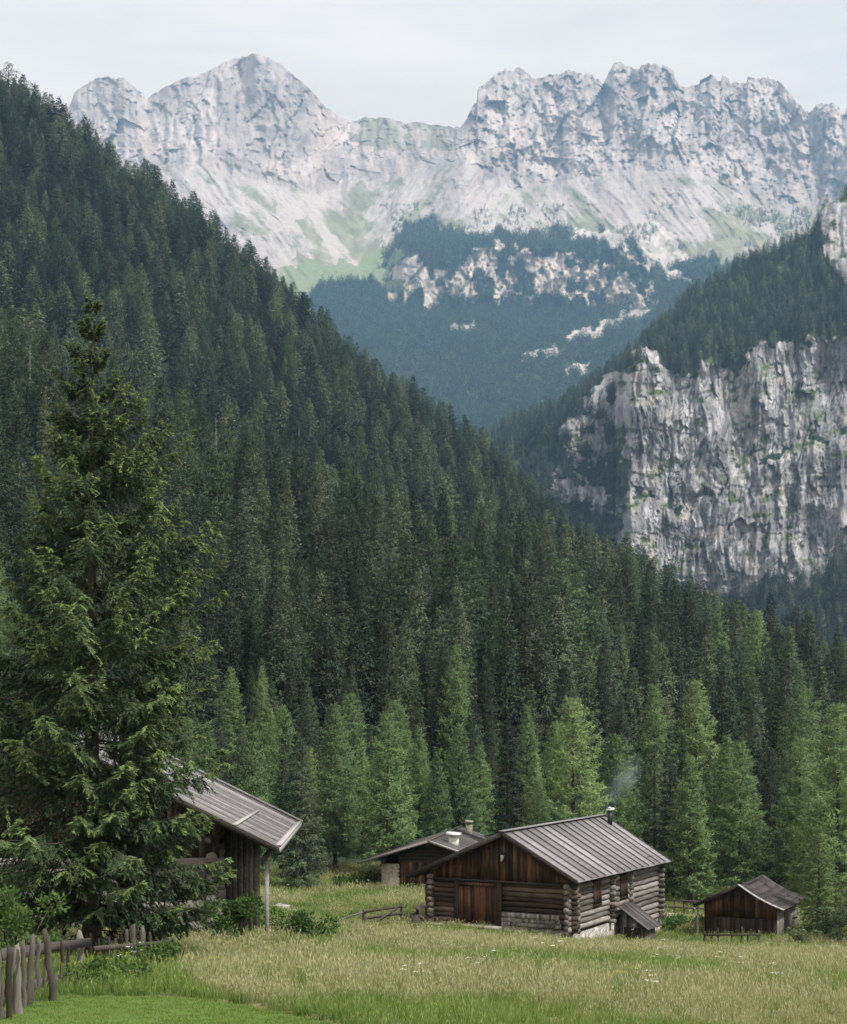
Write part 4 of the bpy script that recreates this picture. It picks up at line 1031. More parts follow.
    l0, l1 = np.array((XF, EL[0], EL[1])), np.array((XB, EL[0], EL[2])); up = np.array((0, .0, .055))
    for i in range(16):
        a = min(max(i / 15, .003), .997); bt.beam(tuple(p0 + (p1 - p0) * a + up), tuple(q0 + (q1 - q0) * a + up), .05, .055, .15 + bt.r.uniform(-.1, .1))
        bt.beam(tuple(l0 + (l1 - l0) * a + up), tuple(q0 + (q1 - q0) * a + up), .05, .055, .15)
    bt.build('seam_battens', M['roof_dark'], roof)
    rc = MB(18); rc.beam((XF - .03, RY, RZ0 + .09), (XB + .03, RY, RZ1 + .09), .26, .05, .5); rc.build('ridge_cap', M['roof_pale'], roof)
    bb = MB(19)
    for (y, z, y2, z2) in ((ER[0] - .02, ER[1] - .06, RY, RZ0 - .06), (EL[0] + .02, EL[1] - .06, RY, RZ0 - .06)):
        bb.beam((XF + .02, y, z), (XF + .02, y2, z2), .045, .17, .25); bb.beam((XB - .02, y, z), (XB - .02, y2, z2 + .12), .045, .17, .25)
    bb.build('barge_boards', M['timber_dark'], roof)
    ra = MB(20)
    for x in np.arange(0.1, 11.4, .95):
        k = x / 12; ra.beam((x, ER[0] + .06, ER[1] - .07 - .05 * k), (x, RY, RZ0 - .08 + .12 * k), .11, .11); ra.beam((x, EL[0] - .06, EL[1] - .07), (x, RY, RZ0 - .08 + .12 * k), .11, .11)
    for (y, z) in ((.0, 2.58), (1.5, 3.4), (4.6, 3.5), (6.4, 2.72)): ra.log((XF + .12, y, z), (XB - .12, y, z + .05), .10)
    ra.build('rafters', M['timber_dark'], roof, True)
    # chimney
    ch = MB(21); cx, cy = 10.75, 2.35
    ch.log((cx, cy, 4.0), (cx, cy, 4.80), .14, .5, 12); chim = ch.build('chimney', M['metal_dark'], c, True)
    cp = MB(22); cp.log((cx, cy, 4.87), (cx, cy, 4.92), .22, .5, 14); cp.log((cx, cy, 4.92), (cx, cy, 5.0), .15, .5, 14, .3)
    for a in (0, 2.1, 4.2): cp.beam((cx + .12 * math.cos(a), cy + .12 * math.sin(a), 4.78), (cx + .12 * math.cos(a), cy + .12 * math.sin(a), 4.89), .02, .02)
    cp.build('chimney_cap', M['metal_pale'], chim, True)
    return c, O, rz
CAB, CO, CRZ = build_cabin()
def cab_pt(x, y, z): 
    ca, sa = math.cos(CRZ), math.sin(CRZ); return (CO[0] + x * ca - y * sa, CO[1] + x * sa + y * ca, CO[2] + z)

# skull with antlers nailed over the barn door
def build_skull():
    r = empty('animal_skull', cab_pt(-.16, 3.08, 3.30), CRZ, 'small pale animal skull with short horns nailed over the dark barn door', 'skull')
    b = MB(30); b.box(.0, .035, -.13, .13, -.22, .20, .2); b.build('mount_board', M['timber_dark'], r)
    b = MB(31); b.log((-.06, 0, .10), (-.12, 0, -.17), .085, .5, 10, .5); b.build('skull', M['bone'], r, True)
    for s_ in (-1, 1):
        h = MB(32); P = [(-.07, s_ * .05, .12), (-.10, s_ * .13, .20), (-.12, s_ * .20, .21), (-.12, s_ * .25, .14)]
        V, Q, T = tube(np.array(P), np.array([.03, .026, .018, .006]), 7, 1); h._add(V, Q, T, .4); h.build('horn', M['timber_dark'], r, True)
build_skull()

# little lean-to closet against the long wall
def build_closet():
    o = cab_pt(5.15, -.32, 0); r = empty('tool_closet', (o[0], o[1], CO[2]), CRZ, 'low grey plank lean-to closet with slanting roof against the long log wall', 'shed')
    footprint(o, CRZ, 0, 1.5, -1.15, .2)
    def topz(y): return .74 + .68 * y      # y is 0 at the wall, negative outwards
    b = MB(33)
    boards_v(b, 'y', .0, -1.1, 0, -2.2, lambda a: topz(a) - .05, .16, .025)
    boards_v(b, 'x', -1.1, .0, 1.45, -2.2, lambda a: topz(-1.1) - .05, .17, .025)
    boards_v(b, 'y', 1.45, -1.1, 0, -2.2, lambda a: topz(a) - .05, .16, .025, out=1)
    b.build('plank_wall', M['log_end'], r)
    b = MB(34); slab(b, (-.2, -1.35, topz(-1.35)), (1.65, -1.35, topz(-1.35)), (1.65, .08, topz(.08)), (-.2, .08, topz(.08)), .05, 9, .002, lift=.008); b.build('roof', M['roof_dark'], r)
    b = MB(35); b.box(-.06, -.0, -.98, -.18, -1.9, -.12, .1); b.build('door', M['timber_dark'], r)
build_closet()

# ---- the dark roofed hut behind
def build_hut():
    rz = math.atan2(.986, .167); O = (.385, 80.0, -9.10)
    c = empty('mountain_hut', O, rz, 'dark roofed hut with a pale stone pier and two chimneys behind the log cabin', 'hut')
    footprint(O, rz, -.2, 12.6, -2.9, 3.0)
    AZ = 3.10; EY, EZ = 4.15, 1.80; EYr = -4.1
    def under(y): return AZ - (AZ - EZ) * abs(y) / EY - .03
    b = MB(40); log_wall(b, (0, -2.85), (0, 1.7), .0, 2.25, .22, .15); 
    z = 2.3
    while z < 2.9:
        hw = (AZ - .15 - z) / (AZ - EZ) * EY; b.log((.02, -hw + .1, z), (.02, hw - .1, z), .11); z += .22
    b.build('gable_log_wall', M['log_black'], c, True)
    b = MB(41); log_wall(b, (.2, 2.85), (12.4, 2.85), .0, 2.1, .25, .1); log_wall(b, (.2, -2.85), (12.4, -2.85), .0, 2.1, .25, .1); log_wall(b, (12.4, -2.85), (12.4, 2.85), 0, 2.1, .25, .0)
    b.build('side_log_wall', M['log_dark'], c, True)
    b = MB(42); b.box(-.10, .30, 1.82, 2.92, -.6, 1.72); b.build('stone_pier', M['stone_warm'], c)
    b = MB(43); boards_v(b, 'y', -.14, -.9, 1.72, .05, lambda a: 1.85, .18, .03); b.build('door', M['gable'], c)
    b = MB(44); b.box(-.5, -.05, -2.4, 1.75, -.4, .04); b.build('doorstep', M['render_white'], c)
    b = MB(45); XF, XB = -.9, 12.8
    slab(b, (XF, EY, EZ), (XB, EY, EZ), (XB, 0, AZ), (XF, 0, AZ), .07, 34, .0012, lift=.014); slab(b, (XF, EYr, EZ), (XB, EYr, EZ), (XB, 0, AZ), (XF, 0, AZ), .07, 34, .0012, lift=.014)
    roof = b.build('roof', M['roof_dark'], c)
    b = MB(46); b.beam((XF - .02, EY, EZ + .04), (XF - .02, 0, AZ + .05), .05, .14); b.beam((XF - .02, EYr, EZ + .04), (XF - .02, 0, AZ + .05), .05, .14); b.beam((XF + .1, 0, AZ + .10), (XB, 0, AZ + .10), .22, .04, .3); b.build('barge_boards', M['log_end'], roof)
    b = MB(47); b.beam((XF - .06, -.15, AZ + .06), (XF - .06, -2.3, AZ - .66), .05, .11, 1); b.build('pale_rake_board', M['timber_pale'], roof)
    b = MB(48)
    for y in (-2.85, 0, 2.85): b.log((XF + .1, y, under(y) - .10), (.3, y, under(y) - .10), .10)
    b.build('purlins', M['timber_dark'], roof, True)
    for (x, y, zt, hw, capw, nm, lab) in ((1.9, -1.15, 3.35, .28, .44, 'render_white', 'whitewashed chimney under a flat pale slab'), (10.3, -.95, 3.58, .20, .26, 'stone_warm', 'thin stone chimney with a small hood')):
        z0 = under(y) - .2
        b = MB(49); b.box(x - hw, x + hw, y - hw, y + hw, z0, zt - .12, .5); ch = b.build('chimney', M[nm], c); ch['label'] = lab
        b = MB(50); 
        for a in (-1, 1): b.box(x - hw + .02, x + hw - .02, y + a * (hw - .06) - .05, y + a * (hw - .06) + .05, zt - .12, zt + .02, .5)
        b.hexa([(x - capw, y - capw, zt + .02), (x + capw, y - capw, zt + .02), (x + capw, y + capw, zt + .02), (x - capw, y + capw, zt + .02), (x - capw * .9, y - capw * .9, zt + .12), (x + capw * .9, y - capw * .9, zt + .12), (x + capw * .9, y + capw * .9, zt + .20), (x - capw * .9, y + capw * .9, zt + .20)], .7)
        b.build('chimney_cap', M['metal_pale' if hw > .25 else 'stone_warm'], ch)
build_hut()

# ---- the little hay shed on the right
def build_shed():
    rz = math.atan2(.896, .443); O = (16.75, 64.0, -9.45)
    c = empty('hay_shed', O, rz, 'little hay shed with a sagging black roof and grey plank side wall', 'shed')
    footprint(O, rz, -.1, 4.7, -.1, 3.5)
    RY, RZ_, EZr, EZl = 1.72, 2.50, 1.40, 1.42
    def roofz(y):
        if y < RY: t = (RY - y) / (RY + .42); return RZ_ - (RZ_ - EZr) * (t + .10 * math.sin(math.pi * t))
        t = (y - RY) / (3.86 - RY); return RZ_ - (RZ_ - EZl) * t
    b = MB(60); boards_v(b, 'x', 0, 0, 4.6, -.5, lambda a: roofz(0) - .08, .20, .03, .02); b.build('side_plank_wall', M['barn_log'], c)
    b = MB(61); boards_v(b, 'y', 0, .0, 3.44, .95, lambda a: roofz(a) - .08, .17, .03); b.build('gable_boards', M['gable'], c)
    b = MB(62); boards_v(b, 'y', .03, .0, 3.40, -.5, lambda a: 1.0, .22, .03); b.build('front_plank_wall', M['log_black'], c)
    b = MB(63); boards_v(b, 'x', 3.44, 0, 4.6, -.5, lambda a: roofz(3.44) - .08, .20, .03, .01, out=1); boards_v(b, 'y', 4.6, .0, 3.44, -.5, lambda a: roofz(a) - .1, .2, .03, out=1); b.build('rear_plank_wall', M['log_dark'], c)
    b = MB(64); XF, XB = -.45, 5.0
    nx, ny = 14, 7
    for side in (0, 1):
        ys = np.linspace(-.42, RY, ny) if side == 0 else np.linspace(3.86, RY, ny)
        for i in range(nx):
            xa, xb = XF + (XB - XF) * i / nx, XF + (XB - XF) * (i + 1) / nx - .01
            for j in range(ny - 1):
                sg = lambda x, y: roofz(y) - .16 * math.sin(math.pi * (x - XF) / (XB - XF)) * (.3 + .7 * (1 - abs(y - RY) / 2.2)) + b_l
                b_l = b.r.uniform(0, .012) + .012 * (ny - j) * .3
                y0, y1 = ys[j], ys[j + 1]
                b.hexa([(xa, y0, sg(xa, y0)), (xb, y0, sg(xb, y0)), (xb, y1, sg(xb, y1)), (xa, y1, sg(xa, y1)), (xa, y0, sg(xa, y0) + .05), (xb, y0, sg(xb, y0) + .05), (xb, y1, sg(xb, y1) + .05), (xa, y1, sg(xa, y1) + .05)])
    roof = b.build('roof', M['roof_black'], c)
    b = MB(65); ys = np.linspace(-.44, RY, 8)
    for j in range(7): b.beam((XF - .01, ys[j], roofz(ys[j]) + .07), (XF - .01, ys[j + 1], roofz(ys[j + 1]) + .07), .26, .035, .9)
    b.build('pale_rake_board', M['timber_pale'], roof)
    b = MB(66); b.beam((XF - .01, 3.88, roofz(3.86)), (XF - .01, RY, RZ_), .05, .16)
    b.log((XF + .1, RY, RZ_ - .12), (XB - .1, RY, RZ_ - .12), .08); b.build('barge_beam', M['timber_dark'], roof)
    b = MB(67); b.log((-.35, 3.72, -.4), (-.35, 3.70, 1.4), .06); b.build('corner_post', M['log_end'], c, True)
build_shed()

# ---- the old barn half hidden behind the spruce
def build_barn():
    rz = math.radians(2.2); O = (-4.55, 42.0, -6.35)
    c = empty('old_barn', O, rz, 'old weathered barn with a steep bleached board roof half hidden by the huge spruce', 'barn')
    footprint(O, rz, -14.2, -2.0, .9, 13); footprint(O, rz, -2.2, -.8, 3.0, 13)
    XE, XR, XL = 0.0, -7.8, -15.6; ZE, ZR = 2.93, 6.82; YB = 13.3
    def under(x): return ZE + (ZR - ZE) * (1 - abs(x - XR) / 7.8) - .05
    b = MB(70); log_wall(b, (-2.15, 1.2), (-13.6, 1.2), -.1, 2.6, .34, .35, 0, r=.185, sides=9); b.build('gable_log_wall', M['barn_log'], c, True)
    b = MB(71); log_wall(b, (-2.15, 1.2), (-2.15, 12.6), .07, 2.9, .34, .3, 0, r=.18); log_wall(b, (-13.6, 1.2), (-13.6, 12.6), .07, 2.9, .34, .3, 0, r=.18); log_wall(b, (-2.15, 12.6), (-13.6, 12.6), -.1, 2.8, .34, .35, 0, r=.18)
    b.build('side_log_wall', M['log_grey'], c, True)
    b = MB(72); b.box(-2.5, -1.75, .95, 1.75, -1.2, .25); b.box(-13.9, -2.5, 1.0, 1.4, -1.2, -.05); b.build('stone_base', M['stone'], c)
    b = MB(73); boards_v(b, 'x', 1.15, -13.9, -1.9, 2.55, lambda a: under(a), .2, .03); b.build('gable_boards', M['log_dark'], c); b = MB(731); boards_v(b, 'x', 12.65, -13.9, -1.9, 2.55, lambda a: under(a), .2, .03, out=1); b.build('rear_gable_boards', M['log_dark'], c)
    b = MB(74); boards_v(b, 'x', 3.4, -2.0, -.80, -.5, lambda a: under(a) - .1, .2, .03, .012); b.build('porch_planks', M['log_end'], c)
    b = MB(75); b.beam((-.36, .55, -.8), (-.36, .55, 2.56), .12, .12, .45, up=(0, 1, 0)); b.build('porch_post', M['timber_pale'], c)
    b = MB(76); b.log((-.42, .2, 2.66), (-.42, 12.9, 2.66), .10); b.log((-2.2, .2, 3.2), (-2.2, 12.9, 3.2), .11); b.log((-7.8, .2, 6.4), (-7.8, 12.9, 6.4), .12); b.log((-13.5, .2, 3.2), (-13.5, 12.9, 3.2), .11)
    for y in (2.4, 5, 7.6, 10.2): b.beam((-.3, y, 2.80), (XR, y, 6.62), .1, .12)
    b.build('roof_beams', M['timber_dark'], c, True)
    b = MB(77)
    slab(b, (XE, 0, ZE), (XE, YB, ZE), (XR, YB, ZR), (XR, 0, ZR), .05, 52, .0012, lift=.03); slab(b, (XL, 0, ZE), (XL, YB, ZE), (XR, YB, ZR), (XR, 0, ZR), .05, 52, .0012, lift=.03)
    roof = b.build('roof', M['roof_grey'], c)
    b = MB(78); n_ = .13
    def on(x, y, h=n_): return (x, y, under(x) + .05 + h)
    b.beam(on(.12, YB - .25, .16), on(XR, YB - .25, .16), .42, .06, .45); b.beam(on(.05, YB - 1.15, .11), on(XR, YB - 1.15, .11), .10, .05, .15)
    b.build('far_rake_boards', M['roof_grey'], roof)
    b = MB(79); b.beam(on(.0, .4, .12), on(.0, YB - 1.0, .12), .20, .05, .95); b.beam(on(-1.35, .2, .10), on(-1.35, YB - 4.6, .10), .16, .05, .95); b.beam((.07, .1, ZE - .02), (.07, YB, ZE - .02), .04, .16, .8); b.build('eave_boards', M['timber_pale'], roof)
    b = MB(80); b.beam(on(-3.2, 5.5, .10), on(-4.6, 9.0, .12), .06, .05, .1); b.beam((XE, -.03, ZE), (XR, -.03, ZR), .05, .2, .4); b.beam((XL, -.03, ZE), (XR, -.03, ZR), .05, .2, .4); b.build('barge_boards', M['timber_dark'], roof)
build_barn()

# ---- fences, gate, stump
def picket(mb, x, y, z0, h, r, lean=(0, 0), tone=None):
    rr = mb.r; n = 9; k = np.linspace(0, 1, n); P = np.stack([x + lean[0] * k + [rr.uniform(-.016, .016) for _ in k], y + lean[1] * k, z0 - .3 + (h + .3) * k], -1)
    R_ = r * np.array([rr.uniform(.80, 1.12) for _ in k]) * (1 - .12 * k); R_[-1] *= .55
    V, Q, T = tube(P, R_, 9, rr.randint(0, 9999), .2); V[:, 1] = y + (V[:, 1] - y) * .7
    top_ = V[:, 2] > z0 + h - .02; V[top_, 2] += (V[top_, 0] - x) * rr.uniform(-.8, .8)
    mb._add(V, Q, T, tone)

def build_front_fence():
    spec = [(2, 950, 1017, .05), (9, 945, 1019, .06), (19, 943, 1014, .068), (29, 936, 1006, .075), (36, 936, 996, .05), (44, 947, 995, .035), (56, 931, 1001, .07), (81, 931, 979, .095), (92, 932, 967, .06), (100, 938, 968, .045), (108, 936, 968, .06), (114, 939, 968, .055), (121, 934, 967, .08), (128, 929, 968, .07), (134, 924, 970, .11), (141, 926, 968, .09), (161, 938, 964, .03), (167, 933, 963, .04)]
    P = []
    for (px, ty, by, r) in spec + [(-3, 949, 1020, .055), (14, 947, 1014, .045), (24, 940, 1008, .05), (49, 936, 992, .04), (62, 938, 988, .05), (70, 934, 984, .045), (148, 932, 966, .05)]:
        # distance where the ground meets the pixel row of the foot
        ds = np.linspace(14, 34, 400); yy = HY - F * H(wx(px, ds), ds) / ds; d = float(ds[np.argmin(np.abs(yy - by))]); P.append((wx(px, d), d, wz(by, d), (by - ty) / F * d, r * .82, px))
    o = empty('wooden_fence', (P[0][0], P[0][1], P[0][2]), 0, 'crooked old picket fence with two split rails under the huge spruce', 'fence')
    O = np.array(o.location)
    for i, (x, y, z, h, r, px) in enumerate(P):
        b = MB(100 + i); ln = (-.16, 0) if px == 56 else (b.r.uniform(-.05, .05), b.r.uniform(-.04, .04))
        picket(b, x - O[0], y - O[1], z - O[2], h, r, ln); b.build('post', M['fence_grey' if px in (2, 19, 36, 81) else 'fence'], o)
    # further pickets running out of the picture towards the viewer
    for k in range(5):
        d = P[0][1] - .45 * (k + 1); x = P[0][0] - .10 * (k + 1); b = MB(130 + k); picket(b, x - O[0], d - O[1], Hs(x, d) - O[2], 1.05, .07, (b.r.uniform(-.05, .05), 0)); b.build('post', M['fence'], o, True)
    for (pa, ya, pb, yb) in ((-4, 958, 86, 944), (-4, 995, 92, 975)):
        da, db = 18.6, 27.6; b = MB(140); A = Vector((wx(pa, da), da + .28, wz(ya, da))) - Vector(O); B = Vector((wx(pb, db), db + .28, wz(yb, db))) - Vector(O)
        b.beam(A, B, .05, .17, .15); b.build('rail', M['fence_grey'], o)
    b = MB(141); A = Vector((wx(92, 28), 28.2, wz(950, 28))) - Vector(O); B = Vector((wx(168, 32), 32.1, wz(943, 32))) - Vector(O); b.beam(A, B, .05, .10); b.build('rail', M['fence'], o)
build_front_fence()

def build_gate():
    d0, d1 = 57.5, 58.8; A = (wx(364, d0), d0); B = (wx(402, d1), d1)
    zA, zB = Hs(*A), Hs(*B); o = empty('field_gate', (A[0], A[1], zA), 0, 'small crooked rail gate with a diagonal brace in the meadow left of the log cabin', 'gate')
    X = B[0] - A[0]; Yd = B[1] - A[1]; dz = zB - zA
    for (x, y, z, h) in ((0, 0, 0, .72), (X, Yd, dz, 1.0)):
        b = MB(150); picket(b, x, y, z, h, .10); b.build('post', M['fence'], o, True)
    for (za, zb) in ((.62, .86), (.34, .55), (.05, .25)):
        b = MB(151); b.beam((0, -.06, za), (X, Yd - .06, dz + zb), .05, .10, .3); b.build('rail', M['fence'], o)
    b = MB(152); b.beam((.25, -.12, .02), (X - .1, Yd - .12, dz + .86), .05, .10, .4); b.build('brace', M['fence'], o)
    b = MB(153); b.log((-1.6, -.3, .12), (0, 0, .62), .04, .5); b.build('leaning_pole', M['fence_grey'], o, True)
build_gate()

def build_stump():
    d = 58.6; x = wx(416, d); z = Hs(x, d)
    o = empty('tree_stump', (x, d, z), 0, 'knotty leaning stump with a side limb between the rail gate and the log cabin', 'stump')
    V, Q, T = tube(np.array([(-.05, 0, -.3), (-.02, 0, .1), (-.05, 0, .45), (.10, 0, .75), (.26, 0, .92), (.36, 0, .95)]), np.array([.36, .31, .24, .17, .13, .09]), 10, 3, .12)
    m = MB(160); m._add(V, Q, T, .3); m.build('stem', M['fence'], o, True)
    V, Q, T = tube(np.array([(.12, -.05, .5), (.3, -.1, .38), (.46, -.1, .12)]), np.array([.08, .07, .05]), 7, 4, .1)
    m = MB(161); m._add(V, Q, T, .5); m.build('limb', M['fence'], o, True)
    d = 59.0; 
    for k, (px, w_, lab) in enumerate(((432, .9, 'longer flat pale stone slab lying by the left corner of the log cabin'), (421, .35, 'short pale stone lying just right of the knotty stump'))):
        x = wx(px, d - k * .4); m = MB(162 + k); m.log((-w_ / 2, 0, .03), (w_ / 2, .1, .05), .11 + .02 * k, .6, 8, .7); s_ = m.build('flat_stone', M['rockbit'], None, False, (x, d - k * .4, Hs(x, d) + .02)); tag(s_, lab, 'stone', 'pale stones by the cabin corner')
build_stump()

def low_fence(name, pts, hts, r, label, rail_z, mat='fence'):
    x0, y0 = pts[0]; z0 = Hs(x0, y0); o = empty(name, (x0, y0, z0), 0, label, 'fence')
    for i, (x, y) in enumerate(pts):
        b = MB(170 + i); picket(b, x - x0, y - y0, Hs(x, y) - z0, hts[i % len(hts)], r, (b.r.uniform(-.06, .06), 0)); b.build('post', M[mat], o, True)
    for rz_ in rail_z:
        xe, ye = pts[-1]; b = MB(180); b.beam((0, -.07, rz_), (xe - x0, ye - y0 - .07, Hs(xe, ye) - z0 + rz_), .04, .09); b.build('rail', M[mat], o)
low_fence('wooden_fence', [(wx(p, 60.5), 60.5) for p in (704, 711, 718, 732, 741, 748, 760)], [.62, .5, .75, .6, .8, .55], .05, 'low broken rail fence in tall grass before the little hay shed', [.45])
low_fence('wooden_fence', [(wx(p, 79.0), 79.0) for p in (664, 674, 684, 694, 704)], [.9], .05, 'far rail fence at the wood edge beside the pale path', [.35, .75])

# ---- shrubs
def shrub_mesh(seed, w_, h_, n, leaf, mat, clumps=14):
    rng = np.random.default_rng(seed)
    cc = np.stack([rng.normal(0, .33, clumps) * w_, rng.normal(0, .33, clumps) * w_, rng.uniform(.15, .82, clumps) * h_], -1); cr = rng.uniform(.16, .30, clumps) * min(w_, h_ * 1.2)
    k = rng.integers(0, clumps, n); v = _unit(rng.normal(0, 1, (n, 3))) * (rng.uniform(.2, 1, n) ** .5)[:, None]
    P = cc[k] + v * cr[k][:, None] * np.array([1.15, 1.15, .95]); P[:, 2] = np.abs(P[:, 2])
    d = _unit(v + rng.normal(0, .6, (n, 3)) + np.array([[0, 0, .3]])); nn = _unit(rng.normal(0, 1, (n, 3)) + np.array([[0, 0, .7]]))
    V, Q, tp = kites(P, d, nn, leaf * rng.uniform(.6, 1.2, n), leaf * .55 * rng.uniform(.6, 1.2, n), rng.uniform(0, .8, n) ** 3)
    me = mesh_np('shrub_leaves', V, Q, None, False, {'tip': tp}); me.materials.append(mat)
    st = [tube(np.array([(c[0] * .1, c[1] * .1, -.1), (c[0] * .5, c[1] * .5, c[2] * .5), tuple(c)]), np.array([.035, .022, .008]), 5, 1) for c in cc]
    V, Q, T = join_np(st); ms = mesh_np('shrub_stems', V, Q, T, True, {'tone': np.full(len(V), .3)}); ms.materials.append(M['bark'])
    return me, ms
SHR = [(236, 40.8, 1.25, 1.75, 2600, .13, 'shrub', 'leafy dark green bush growing up the porch of the old barn'),
       (300, 45.5, 1.55, 1.25, 3200, .12, 'shrub', 'rounded green bush in the meadow right of the old barn post'),
       (345, 80.0, 1.3, .95, 1200, .16, 'shrub', 'small round bush at the wood edge above the rail gate'),
       (840, 62.0, 1.4, 1.7, 4600, .12, 'shrub_grey', 'big grey green willow bush right of the little hay shed'),
       (852, 66.0, 2.2, 3.2, 4200, .13, 'shrub_grey', 'tall grey green bush cut off by the right picture edge'),
       (797, 61.0, .7, .8, 700, .12, 'shrub_grey', 'low dark scrub at the right foot of the little hay shed'),
       (668, 66.5, 1.2, .9, 1300, .13, 'shrub', 'low bush at the far stone corner of the log cabin'),
       (690, 70.0, 1.8, .75, 1500, .14, 'shrub', 'spreading low bush between the log cabin and the hay shed'),
       (8, 26.5, 1.1, 2.0, 2600, .11, 'shrub', 'bright green bush behind the left end of the picket fence'),
       (122, 25.2, .9, .5, 1500, .09, 'shrub', 'patch of nettles in front of the picket fence under the spruce'),
       (92, 23.6, .7, .4, 1100, .09, 'shrub', 'low leafy weeds at the foot of the thick grey fence post'),
       (155, 30.0, .9, .7, 1300, .09, 'shrub', 'leafy weeds at the far end of the picket fence'),
       (412, 79.0, .8, .5, 500, .13, 'shrub', 'small weeds at the pale stone pier of the dark roofed hut'),
       (370, 83.0, 1.4, 1.0, 900, .16, 'shrub', 'wide bush under the trees left of the dark roofed hut')]
def build_shrubs():
    for i, (px, d, w_, h_, n, leaf, mat, lab) in enumerate(SHR):
        x = wx(px, d); me, ms = shrub_mesh(200 + i, w_, h_, n, leaf, M[mat]); r = empty('bush', (x, d, Hs(x, d) - .03), 0, lab, 'bush')
        link('foliage', me, None, r); link('stems', ms, None, r)
build_shrubs()

# ---- a few bleached dead trees on the slope
def build_snags():
    for i, (px, d, h, lab) in enumerate(((299, 520, 25, 'bare grey dead tree standing in the dark forest high on the slope'), (30, 250, 23, 'bare grey dead trunk at the left edge of the near spur'), (216, 300, 22, 'bare pale dead trunk near the crest of the near spur right of the front spruce'))):
        x = wx(px, d); c, t = conifer(700 + i, h, 1.2, 34, 2, 1, .7, .06, droop=.5, limbs=True, limb_r=.02, t0=.25, power=.5)
        me = mesh_np('dead_tree', t[0], t[1], t[2], True, {'tone': np.full(len(t[0]), .7)}); o = link('dead_tree', me, M['deadwood'], None, (x, d, Hs(x, d)))
        tag(o, lab, 'dead tree')
build_snags()

# ---- boulders in the meadow
def build_stones():
    for i, (px, d, s_, lab) in enumerate(((283, 66, .34, 'pale boulder half sunk in the grassy bank behind the barn post'), (292, 64, .22, 'smaller boulder just right of the pale one on the grassy bank'))):
        rng = np.random.default_rng(i); th = np.linspace(0, np.pi, 9); ph = np.arange(14) / 14 * 2 * np.pi; TH, PH = np.meshgrid(th, ph, indexing='ij')
        r_ = s_ * (1 + .25 * vnoise(np.cos(PH) * np.sin(TH) * 2 + i, np.sin(PH) * np.sin(TH) * 2, np.cos(TH) * 2, 4))
        V = np.stack([r_ * np.sin(TH) * np.cos(PH) * 1.3, r_ * np.sin(TH) * np.sin(PH), r_ * np.cos(TH) * .6], -1).reshape(-1, 3); k = np.arange(9 * 14).reshape(9, 14); k2 = np.roll(k, -1, 1)
        Q = np.stack([k[:-1], k[1:], k2[1:], k2[:-1]], -1).reshape(-1, 4); x = wx(px, d); o = link('boulder', mesh_np('boulder', V, Q), M['rockbit'], None, (x, d, Hs(x, d) + .05)); tag(o, lab, 'boulder')
build_stones()

# ------------------------------------------------------------------ meadow grass and flowers
def grass_mat(name, stops, top):
    m, t, ns, l = newmat(name)
    oi = ns.new('ShaderNodeObjectInfo'); n = N(ns, 'ShaderNodeTexNoise', Scale=.35, Detail=5.0, Roughness=.65); l(oi.outputs['Location'], n.inputs['Vector'])
    ad = N(ns, 'ShaderNodeMath', operation='MULTIPLY_ADD'); ad.inputs[1].default_value = .32; l(oi.outputs['Random'], ad.inputs[0])
    sc = N(ns, 'ShaderNodeMath', operation='MULTIPLY_ADD'); sc.inputs[1].default_value = 2.2; sc.inputs[2].default_value = -.78; l(n.outputs['Fac'], sc.inputs[0]); l(sc.outputs[0], ad.inputs[2])
    r = ramp(ns, stops); l(ad.outputs[0], r.inputs[0])
    at = N(ns, 'ShaderNodeAttribute', attribute_name='tip'); mx_ = N(ns, 'ShaderNodeMix', data_type='RGBA'); l(at.outputs['Fac'], mx_.inputs[0]); l(r.outputs[0], mx_.inputs[6]); mx_.inputs[7].default_value = (*top, 1)
    d = N(ns, 'ShaderNodeBsdfPrincipled', Roughness=.6); d.inputs['Specular IOR Level'].default_value = .2; tr = ns.new('ShaderNodeBsdfTranslucent'); l(mx_.outputs[2], d.inputs['Base Color']); l(mx_.outputs[2], tr.inputs['Color'])
    ms = N(ns, 'ShaderNodeMixShader', Fac=.4); l(d.outputs[0], ms.inputs[1]); l(tr.outputs[0], ms.inputs[2]); o = ns.new('ShaderNodeOutputMaterial'); l(ms.outputs[0], o.inputs[0]); return m
M['grass'] = grass_mat('meadow_grass', [(.0, (.10, .165, .042)), (.35, (.18, .225, .066)), (.7, (.26, .28, .10)), (1.0, (.32, .29, .14))], (.43, .415, .235))
M['grass_green'] = grass_mat('fresh_grass', [(.0, (.075, .145, .028)), (.5, (.12, .205, .038)), (1.0, (.18, .25, .06))], (.26, .32, .10))
M['flower_white'] = plain_mat('flower_white', (.72, .72, .66), .7)
M['flower_yellow'] = plain_mat('flower_yellow', (.60, .48, .05), .7)

